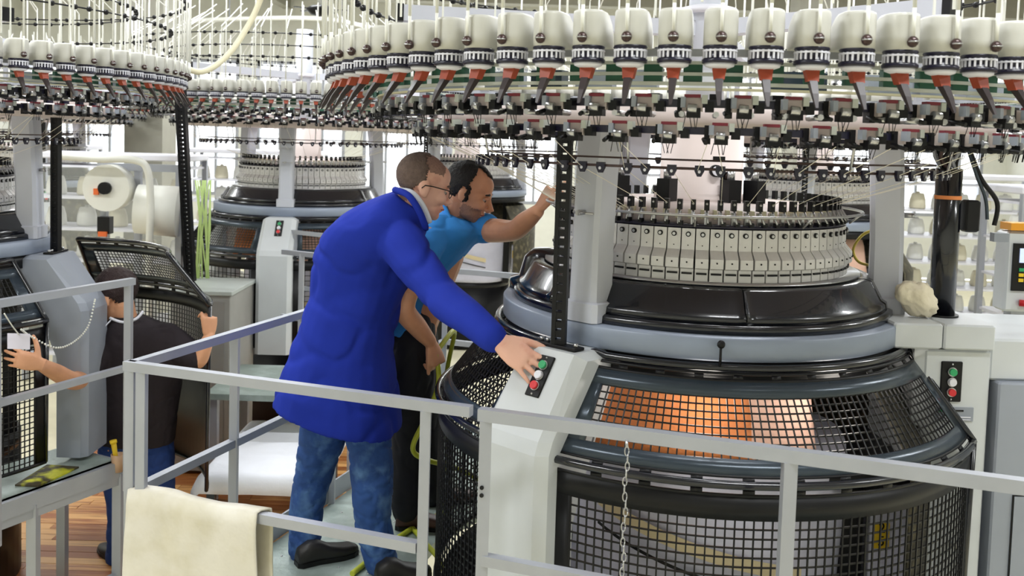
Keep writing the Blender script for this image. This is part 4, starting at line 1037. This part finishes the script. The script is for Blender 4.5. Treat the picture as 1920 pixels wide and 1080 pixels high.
def head_blobs(mb, M_, m, neck_to, jaw=1.0, nose=1.0):
    """head facing local +x, built at centre; joined to the neck"""
    e = lambda c, r: mb.sph(c, r, m, 20, 14, M_)
    e((-.018, 0, .035), (.097, .076, .086)); e((.022, 0, -.015), (.072, .064, .095)); e((.03, 0, .045), (.062, .062, .055))
    e((.034, 0, -.072), (.054 * jaw, .05 * jaw, .042)); e((.070, 0, -.098), (.021, .024, .020)); e((.048, 0, -.085), (.04, .04, .03))
    e((.078, 0, .024), (.019, .045, .012))
    for s_ in (-1, 1):
        e((.058, s_ * .038, -.028), (.034, .022, .026)); e((-.008, s_ * .077, -.012), (.020, .0085, .033)); e((-.002, s_ * .074, -.032), (.012, .009, .014))
        e((-.015, s_ * .068, .0), (.02, .014, .03))
    nb = [Vector((.086, 0, .014)), Vector((.099, 0, -.010)), Vector((.112 + .004 * nose, 0, -.032)), Vector((.098, 0, -.046))]
    mb.tube([M_ @ p for p in nb], [.009, .0105, .0135, .011], m, 10)
    for s_ in (-1, 1): e((.097, s_ * .012, -.040), (.012, .009, .008))
    e((.083, 0, -.062), (.016, .026, .009)); e((.082, 0, -.073), (.015, .023, .009))
    a = M_ @ Vector((-.03, 0, -.04)); b_ = Vector(neck_to); limb(mb, [a, a.lerp(b_, .5), b_], [.058, .056, .064], m, 16)
def face_parts(M_, body, skin_lip, eye_down=.0, brow=M_hair2):
    for s_ in (-1, 1):
        k = MB(); k.sph((.0745, s_ * .032, -.002), .0112, mat('eye_white', (176, 164, 158), .4), 12, 8, M_); k.sph((.0805, s_ * .0325, -.004), .0066, M_brn, 10, 6, M_); obj('eye', k, body)
        k = MB(); k.tube([M_ @ Vector(p) for p in ((.084, s_ * .012, .019), (.089, s_ * .03, .026), (.078, s_ * .05, .021))], [.0035, .0058, .003], brow, 6); obj('eyebrow', k, body)
        k = MB(); k.tube([M_ @ Vector(p) for p in ((.084, s_ * .018, .006), (.0885, s_ * .032, .010), (.080, s_ * .046, .005))], [.0045, .0062, .0045], skin_lip, 6); obj('eyelid', k, body)
    k = MB(); k.tube([M_ @ Vector(p) for p in ((.087, -.024, -.069), (.0975, -.010, -.0665), (.0985, 0, -.0675), (.0975, .010, -.0665), (.087, .024, -.069))], [.002, .004, .0042, .004, .002], mat('lips', (176, 92, 84), .45), 6); obj('lips', k, body)
def hair_cap(M_, keep, m, body, r=(.104, .083, .094), c=(-.018, 0, .035), th=.010, fuzz=.004):
    """cap of hair over the skull where keep(x,y,z) is true, as a thick shell"""
    b = bmesh.new(); bmesh.ops.create_icosphere(b, subdivisions=5, radius=1)
    kill = [f for f in b.faces if not keep(*(lambda q: (q.x + .10 * noise.noise(q * 7) + .06 * noise.noise(q * 20), q.y, q.z + .10 * noise.noise(q * 9 + Vector((4, 4, 4)))))(f.calc_center_median()))]
    bmesh.ops.delete(b, geom=kill, context='FACES')
    for v in b.verts:
        q = v.co.copy(); k = 1 + fuzz / .09 * noise.noise(q * 9) + fuzz / .18 * noise.noise(q * 22)
        v.co = M_ @ Vector((c[0] + q.x * r[0] * k, c[1] + q.y * r[1] * k, c[2] + q.z * r[2] * k))
    me = bpy.data.meshes.new('hair'); b.to_mesh(me); b.free(); me.materials.append(m)
    for p in me.polygons: p.use_smooth = True
    o = bpy.data.objects.new('hair', me); C.objects.link(o); o.parent = body
    md = o.modifiers.new('t', 'SOLIDIFY'); md.thickness = th; md.offset = -1
    return o
def paint(body, M_, m, pred):
    """give the skin faces where pred(head-local position) holds another material: stubble, thin hair"""
    me = body.data; me.materials.append(m); k = len(me.materials) - 1; inv = np.array(M_.inverted())
    n = len(me.polygons); c = np.empty(n * 3); me.polygons.foreach_get('center', c); c = c.reshape(-1, 3) @ inv[:3, :3].T + inv[:3, 3]
    idx = np.empty(n, dtype=np.int32); me.polygons.foreach_get('material_index', idx)
    for i in np.nonzero(np.linalg.norm(c, axis=1) < .16)[0]:
        q = Vector(c[i]); j = noise.noise(q * 90) * .006 + noise.noise(q * 260) * .004
        if pred(q.x + j, q.y, q.z + j): idx[i] = k
    me.polygons.foreach_set('material_index', idx); me.update()
def shoe(heel, toe, m, body, h=.075):
    heel, toe = Vector(heel), Vector(toe); heel.z = toe.z = DZ if heel.z > .4 else 0.0
    d = (toe - heel); L_ = d.length; d.normalize(); sd = Vector((-d.y, d.x, 0)); z0 = heel.z + .001; mb = MB(); rg = []
    for t, hw, hh, lift in ((0, .024, .045, 0), (.04, .034, .07, 0), (.2, .036, .09, 0), (.36, .036, .085, 0), (.52, .042, .062, 0), (.74, .047, .048, 0), (.9, .04, .04, .004), (1, .022, .026, .008)):
        c = heel + d * L_ * t; c.z = z0 + lift + hh / 2
        rg.append(sect(c, sd * hw, Vector((0, 0, hh / 2)), 18, 3))
    mb.loft(rg, m, True); o = obj('shoe', mb, body)
    s = MB(); pl = []
    for t, hw in ((-.01, .022), (.06, .037), (.35, .036), (.72, .05), (.9, .043), (1.01, .02)): pl.append(heel + d * L_ * t + sd * hw)
    for t, hw in reversed(((-.01, .022), (.06, .037), (.35, .036), (.72, .05), (.9, .043), (1.01, .02))): pl.append(heel + d * L_ * t - sd * hw)
    s.prism([(p.x, p.y) for p in pl], z0, z0 + .018, M_bmat); obj('sole', s, o); return o
def hm(px, py, Y, yaw, pitch, roll=0, s=1.0):
    """head matrix: yaw about z (0 = facing +x), pitch>0 looks down"""
    return Matrix.Translation(P(px, py, Y)) @ Matrix.Rotation(D(yaw), 4, 'Z') @ Matrix.Rotation(D(pitch), 4, 'Y') @ Matrix.Rotation(D(roll), 4, 'X') @ Matrix.Scale(s, 4)
def garment(mb, secs, m, lat, p=2.4):
    """secs: (back px, front px, Y, half thickness); lat: lateral direction"""
    rg = []
    for (bx, by), (fx, fy), Y, h in secs:
        a, b_ = P(bx, by, Y), P(fx, fy, Y); rg.append(sect((a + b_) / 2, (b_ - a) / 2, Vector(lat) * h, 28, p))
    # resample for smoothness
    n = len(rg[0]); cols = [spline([r[i] for r in rg], 5) for i in range(n)]
    mb.loft([[cols[i][k] for i in range(n)] for k in range(len(cols[0]))], m, True)

# ---- man in blue coat
Y1_ = 3.62
mb = MB()
H1 = hm(795, 348, 3.55, 16, 16, 0, 1.0)
neck1 = P(752, 405, 3.56)
head_blobs(mb, H1, M_skin, neck1)
limb(mb, [neck1, P(700, 470, 3.6), P(650, 620, Y1_), P(640, 720, Y1_)], [.075, .12, .12, .12], M_skin, 16)
sh1 = P(748, 440, 3.44); el1 = P(838, 566, 3.18); wr1 = P(922, 632, 2.92)
limb(mb, [P(700, 450, 3.6), sh1, sh1.lerp(el1, .5), el1, wr1], [.05, .042, .036, .030, .026], M_skin, 14)
hd = (P(1005, 692, 2.85) - P(937, 641, 2.905)).normalized()
hand(mb, P(938, 641, 2.905), hd, Vector((-.1, -.7, .72)), -1, M_skin, 1.12, curl=(2, 3, 4, 6), spread=9, thumb=(.8, .6))
shF = P(735, 430, 3.86); limb(mb, [P(700, 450, 3.6), shF, P(715, 530, 3.82), P(700, 600, 3.72)], [.06, .05, .04, .03], M_skin, 12)
hand(mb, P(698, 603, 3.70), (-.2, -.1, -1), (0, 1, 0), 1, M_skin, .9)
for a_, k_, f_, hip in (((608, 790, 3.72), (580, 900, 3.72), (572, 1020, 3.68), (622, 740, 3.69)), ((694, 825, 3.57), (698, 900, 3.56), (714, 1045, 3.55), (672, 740, 3.58))):
    limb(mb, [P(*hip), P(*a_), P(*k_), P(*f_)], [.065, .06, .045, .035], M_skin, 14)
man1 = fuse('person', mb, .0042, 3, .5); tag(man1, 'man in long blue work coat and glasses, leaning right to press a panel button', 'person')
face_parts(H1, man1, M_skin, brow=M_hair1)
hair_cap(H1, lambda x, y, z: (z > -.42 or x < -.25) and x < .38 - .34 * z + (.0 if abs(y) < .45 else -.28) and not (abs(y) > .6 and x > .02 and z < .25) and (z < .93 or x < .0) and z > -.75, M_hair1, man1, (.1005, .0795, .0895), th=.004, fuzz=.0012)
M_thin = mat('thin_hair', (150, 118, 106), .7, 0, .22, 150)
paint(man1, H1, M_thin, lambda x, y, z: z > .055 and x < .055 or (z < -.03 and x < -.055 and z > -.08))
g = MB(); 
for s_ in (-1, 1):
    pts = [(.098 + .004, s_ * (.034 + .021 * math.cos(a_)), -.002 + .016 * math.sin(a_)) for a_ in [2 * PI * i / 16 for i in range(17)]]
    g.tube([H1 @ Vector(p) for p in pts], .0017, M_bmat, 5, caps=False)
    g.tube([H1 @ Vector(p) for p in ((.102, s_ * .055, .006), (.085, s_ * .074, .008), (.02, s_ * .083, .006), (-.012, s_ * .086, .002), (-.022, s_ * .084, -.012))], .0021, M_bmat, 5)
g.tube([H1 @ Vector(p) for p in ((.103, -.013, .002), (.108, 0, .006), (.103, .013, .002))], .0017, M_bmat, 5)
obj('glasses', g, man1)
# coat
mb = MB()
garment(mb, [((523, 735), (748, 814), 3.61, .27), ((537, 690), (742, 748), 3.61, .26), ((562, 620), (734, 657), 3.62, .225), ((588, 540), (752, 575), 3.62, .19),
             ((594, 475), (775, 520), 3.62, .20), ((622, 422), (790, 468), 3.60, .215), ((668, 388), (800, 435), 3.58, .20), ((716, 366), (803, 415), 3.57, .13), ((742, 358), (800, 400), 3.56, .085)], M_coat, (0.12, 1, 0))
smoothlimb(mb, [(P(715, 445, 3.52), .085), (P(750, 455, 3.44), .088), (P(795, 515, 3.32), .078), (P(840, 566, 3.19), .068), (P(885, 600, 3.03), .056), (P(924, 634, 2.92), .047)], M_coat)
smoothlimb(mb, [(P(725, 430, 3.74), .08), (P(735, 460, 3.84), .08), (P(722, 560, 3.85), .065), (P(704, 640, 3.81), .055)], M_coat)
coat = fuse('coat', mb, .0075, 5, .5, .009, 3.4, man1, None, (1.1, .7, 1.4))
k = MB(); k.tube(spline([P(748, 357, 3.52), P(772, 362, 3.46), P(792, 385, 3.455), P(806, 418, 3.47)], 5), [.012] * 15 + [.009], mat('collar_white', (222, 226, 236), .8), 8); obj('shirt_collar', k, man1)
k = MB(); k.tube(spline([P(740, 356, 3.50), P(765, 366, 3.43), P(786, 396, 3.42), P(800, 432, 3.44)], 5), [.013] * 15 + [.008], M_coat, 8); obj('coat_collar', k, man1)
# jeans
mb = MB()
smoothlimb(mb, [(P(622, 740, 3.69), .098), (P(612, 790, 3.71), .102), (P(590, 880, 3.72), .082), (P(574, 960, 3.70), .070), (P(572, 1036, 3.66), .068)], M_jean)
smoothlimb(mb, [(P(664, 745, 3.60), .085), (P(690, 820, 3.59), .088), (P(698, 900, 3.56), .084), (P(700, 980, 3.56), .073), (P(716, 1056, 3.55), .066)], M_jean)
jeans = fuse('jeans', mb, .008, 4, .5, .006, 8, man1, None, (1, 1, 1.6))
shoe(onz(556, 1062, DZ), onz(668, 1036, DZ), M_shoe, man1); shoe(onz(704, 1094, DZ), onz(806, 1078, DZ), M_shoe, man1)

# ---- man in cyan polo
mb = MB(); H2 = hm(880, 360, 3.98, -8, 22, 0, 1.0); neck2 = P(846, 425, 4.02)
head_blobs(mb, H2, M_skin2, neck2, 1.0, 1.6)
limb(mb, [neck2, P(825, 470, 4.02), P(775, 600, 4.05), P(765, 660, 4.05)], [.075, .11, .11, .11], M_skin2, 16)
smoothlimb(mb, [(P(880, 432, 4.12), .05), (P(925, 432, 3.95), .052), (P(963, 432, 3.80), .043), (P(985, 415, 3.72), .04), (P(1008, 396, 3.66), .028)], M_skin2)
hand(mb, P(1010, 394, 3.655), (.42, -.12, .9), (-.7, -.25, .3), 1, M_skin2, 1.02, curl=(14, 46, 58, 62), spread=7, thumb=(.9, .45), tcurl=22)
smoothlimb(mb, [(P(805, 440, 3.84), .052), (P(778, 510, 3.72), .05), (P(758, 575, 3.68), .044), (P(782, 612, 3.78), .041), (P(806, 640, 3.86), .029)], M_skin2)
hand(mb, P(808, 643, 3.87), (.35, -.1, -.8), (.7, -.6, .3), 1, M_skin2, 1.0, curl=(55, 60, 62, 62), spread=2, thumb=(.8, .3), tcurl=25)
for keys in (((770, 640, 3.98), (765, 780, 3.98), (762, 930, 3.98)), ((775, 650, 4.18), (790, 780, 4.22), (812, 900, 4.25))):
    limb(mb, [P(*q) for q in keys], [.09, .06, .04], M_skin2, 12)
man2 = fuse('person', mb, .0042, 3, .5); tag(man2, 'man in cyan polo shirt bending forward and reaching one hand towards the yarns', 'person')
face_parts(H2, man2, M_skin2)
hair_cap(H2, lambda x, y, z: (z > -.5 or x < -.2) and x < .40 + .1 * z + (.28 if abs(y) < .2 else .0) - (.30 if .3 < abs(y) < .7 and z > .3 else 0) and not (abs(y) > .55 and x > .22) and not (abs(y) > .7 and x > -.05 and z < -.15) and z > -.85, M_hair2, man2, (.107, .084, .096), th=.012, fuzz=.004)
M_stub = mat('stubble', (166, 124, 102), .6, 0, .2, 120)
paint(man2, H2, M_stub, lambda x, y, z: (z < -.048 and x > .0 and z > -.125 and not (z > -.075 and abs(y) < .022 and x > .08)) )
paint(man2, H2, M_hair2, lambda x, y, z: abs(y) > .052 and .0 < x < .015 and -.038 < z < .03)
mb = MB()
garment(mb, [((722, 600), (802, 640), 4.05, .17), ((735, 550), (806, 575), 4.04, .175), ((752, 490), (845, 515), 4.03, .18), ((775, 440), (880, 470), 4.02, .19), ((800, 408), (905, 438), 4.01, .18), ((822, 396), (890, 420), 4.0, .12), ((835, 392), (878, 412), 4.0, .08)], M_polo, (.12, 1, 0))
smoothlimb(mb, [(P(865, 432, 4.10), .072), (P(890, 428, 4.06), .07), (P(912, 428, 3.99), .066)], M_polo)
smoothlimb(mb, [(P(818, 432, 3.9), .075), (P(800, 465, 3.80), .07), (P(785, 505, 3.74), .066)], M_polo)
polo = fuse('polo_shirt', mb, .0075, 4, .5, .004, 7, man2)
k = MB(); k.tube(spline([P(832, 385, 3.96), P(842, 408, 3.91), P(856, 434, 3.90), P(868, 440, 3.92)], 5), [.011] * 15 + [.006], M_polo, 8); obj('polo_collar', k, man2)
mb = MB()
smoothlimb(mb, [(P(765, 610, 4.0), .12), (P(768, 700, 3.98), .115), (P(770, 800, 3.98), .088), (P(766, 880, 3.98), .078), (P(764, 952, 3.98), .075)], M_trous)
smoothlimb(mb, [(P(768, 610, 4.12), .12), (P(782, 700, 4.16), .11), (P(790, 800, 4.22), .088), (P(800, 870, 4.24), .078), (P(808, 922, 4.24), .075)], M_trous)
fuse('trousers', mb, .008, 4, .5, .004, 8, man2)
shoe(onz(742, 990, DZ), onz(800, 985, DZ) + Vector((.12, -.02, 0)), M_shoeb, man2); shoe(onz(790, 945, DZ), onz(850, 935, DZ) + Vector((.1, 0, 0)), M_shoeb, man2)

# ---- man in black shirt seen from behind
mb = MB(); H3 = hm(216, 554, 4.98, 162, 20, 0, 1.13); neck3 = P(240, 612, 5.0)
head_blobs(mb, H3, M_skin3, neck3)
limb(mb, [neck3, P(255, 680, 5.02), P(255, 830, 5.05)], [.075, .11, .11], M_skin3, 16)
smoothlimb(mb, [(P(190, 650, 4.95), .055), (P(160, 700, 4.75), .052), (P(138, 714, 4.60), .046), (P(105, 698, 4.42), .04), (P(78, 684, 4.27), .029)], M_skin3)
hand(mb, P(76, 683, 4.26), (-.95, -.25, .30), (0, -1, .25), 1, M_skin3, 1.05, curl=(12, 14, 16, 18), spread=10, thumb=(.4, .9))
smoothlimb(mb, [(P(325, 640, 5.0), .055), (P(352, 668, 4.98), .05), (P(372, 676, 4.95), .044), (P(384, 650, 4.95), .038), (P(392, 630, 4.97), .028)], M_skin3)
hand(mb, P(392, 630, 4.97), (.05, .1, 1), (.8, -.6, 0), -1, M_skin3, 1.05, curl=(45, 50, 50, 50), spread=3, thumb=(.9, .2))
for keys in (((222, 830, 5.02), (228, 940, 5.06), (222, 1040, 5.1)), ((282, 830, 5.08), (300, 940, 5.1), (308, 1035, 5.12))):
    limb(mb, [P(*q) for q in keys], [.09, .06, .042], M_skin3, 12)
man3 = fuse('person', mb, .0048, 3, .5); tag(man3, 'man in black shirt and jeans, back turned, holding the open guard door', 'person')
face_parts(H3, man3, M_skin3)
hair_cap(H3, lambda x, y, z: (z > -.45 or x < -.25) and x < .62 and not (abs(y) > .55 and x > .1 and z < .35) and z > -.9, M_hair3, man3, (.110, .086, .099), th=.014, fuzz=.005)
mb = MB()
garment(mb, [((182, 822), (322, 832), 5.05, .15), ((184, 760), (330, 765), 5.03, .15), ((176, 700), (340, 705), 5.02, .15), ((172, 655), (345, 655), 5.0, .145), ((182, 622), (328, 622), 4.99, .13), ((206, 600), (290, 602), 4.99, .10), ((212, 592), (268, 592), 4.99, .07)], M_tee, (.1, 1, 0))
smoothlimb(mb, [(P(205, 640, 4.97), .085), (P(180, 672, 4.88), .083), (P(158, 700, 4.80), .078)], M_tee)
smoothlimb(mb, [(P(310, 634, 4.99), .088), (P(340, 655, 4.98), .085), (P(362, 672, 4.96), .072)], M_tee)
fuse('shirt', mb, .0085, 4, .5, .005, 6, man3)
k = MB(); k.tube(spline([P(206, 596, 4.9), P(230, 604, 4.9), P(255, 598, 4.9), P(268, 584, 4.94)], 5), .008, M_wht, 6); obj('collar_stripe', k, man3)
k = MB(); k.tube(spline([P(208, 600, 4.90), P(188, 622, 4.84), P(172, 645, 4.79), P(162, 668, 4.73)], 5), .004, M_wht, 6); obj('sleeve_piping', k, man3)
mb = MB()
smoothlimb(mb, [(P(228, 810, 5.05), .125), (P(224, 870, 5.05), .11), (P(230, 950, 5.08), .085), (P(224, 1046, 5.1), .075)], M_jean2)
smoothlimb(mb, [(P(280, 810, 5.08), .125), (P(290, 870, 5.1), .11), (P(300, 950, 5.1), .085), (P(308, 1040, 5.12), .075)], M_jean2)
fuse('jeans', mb, .009, 4, .5, .005, 8, man3, None, (1, 1, 1.6))
shoe(onz(232, 1066, 0), onz(206, 1056, 0) + Vector((-.12, .18, 0)), M_shoe, man3); shoe(onz(318, 1058, 0), onz(300, 1050, 0) + Vector((-.1, .2, 0)), M_shoe, man3)
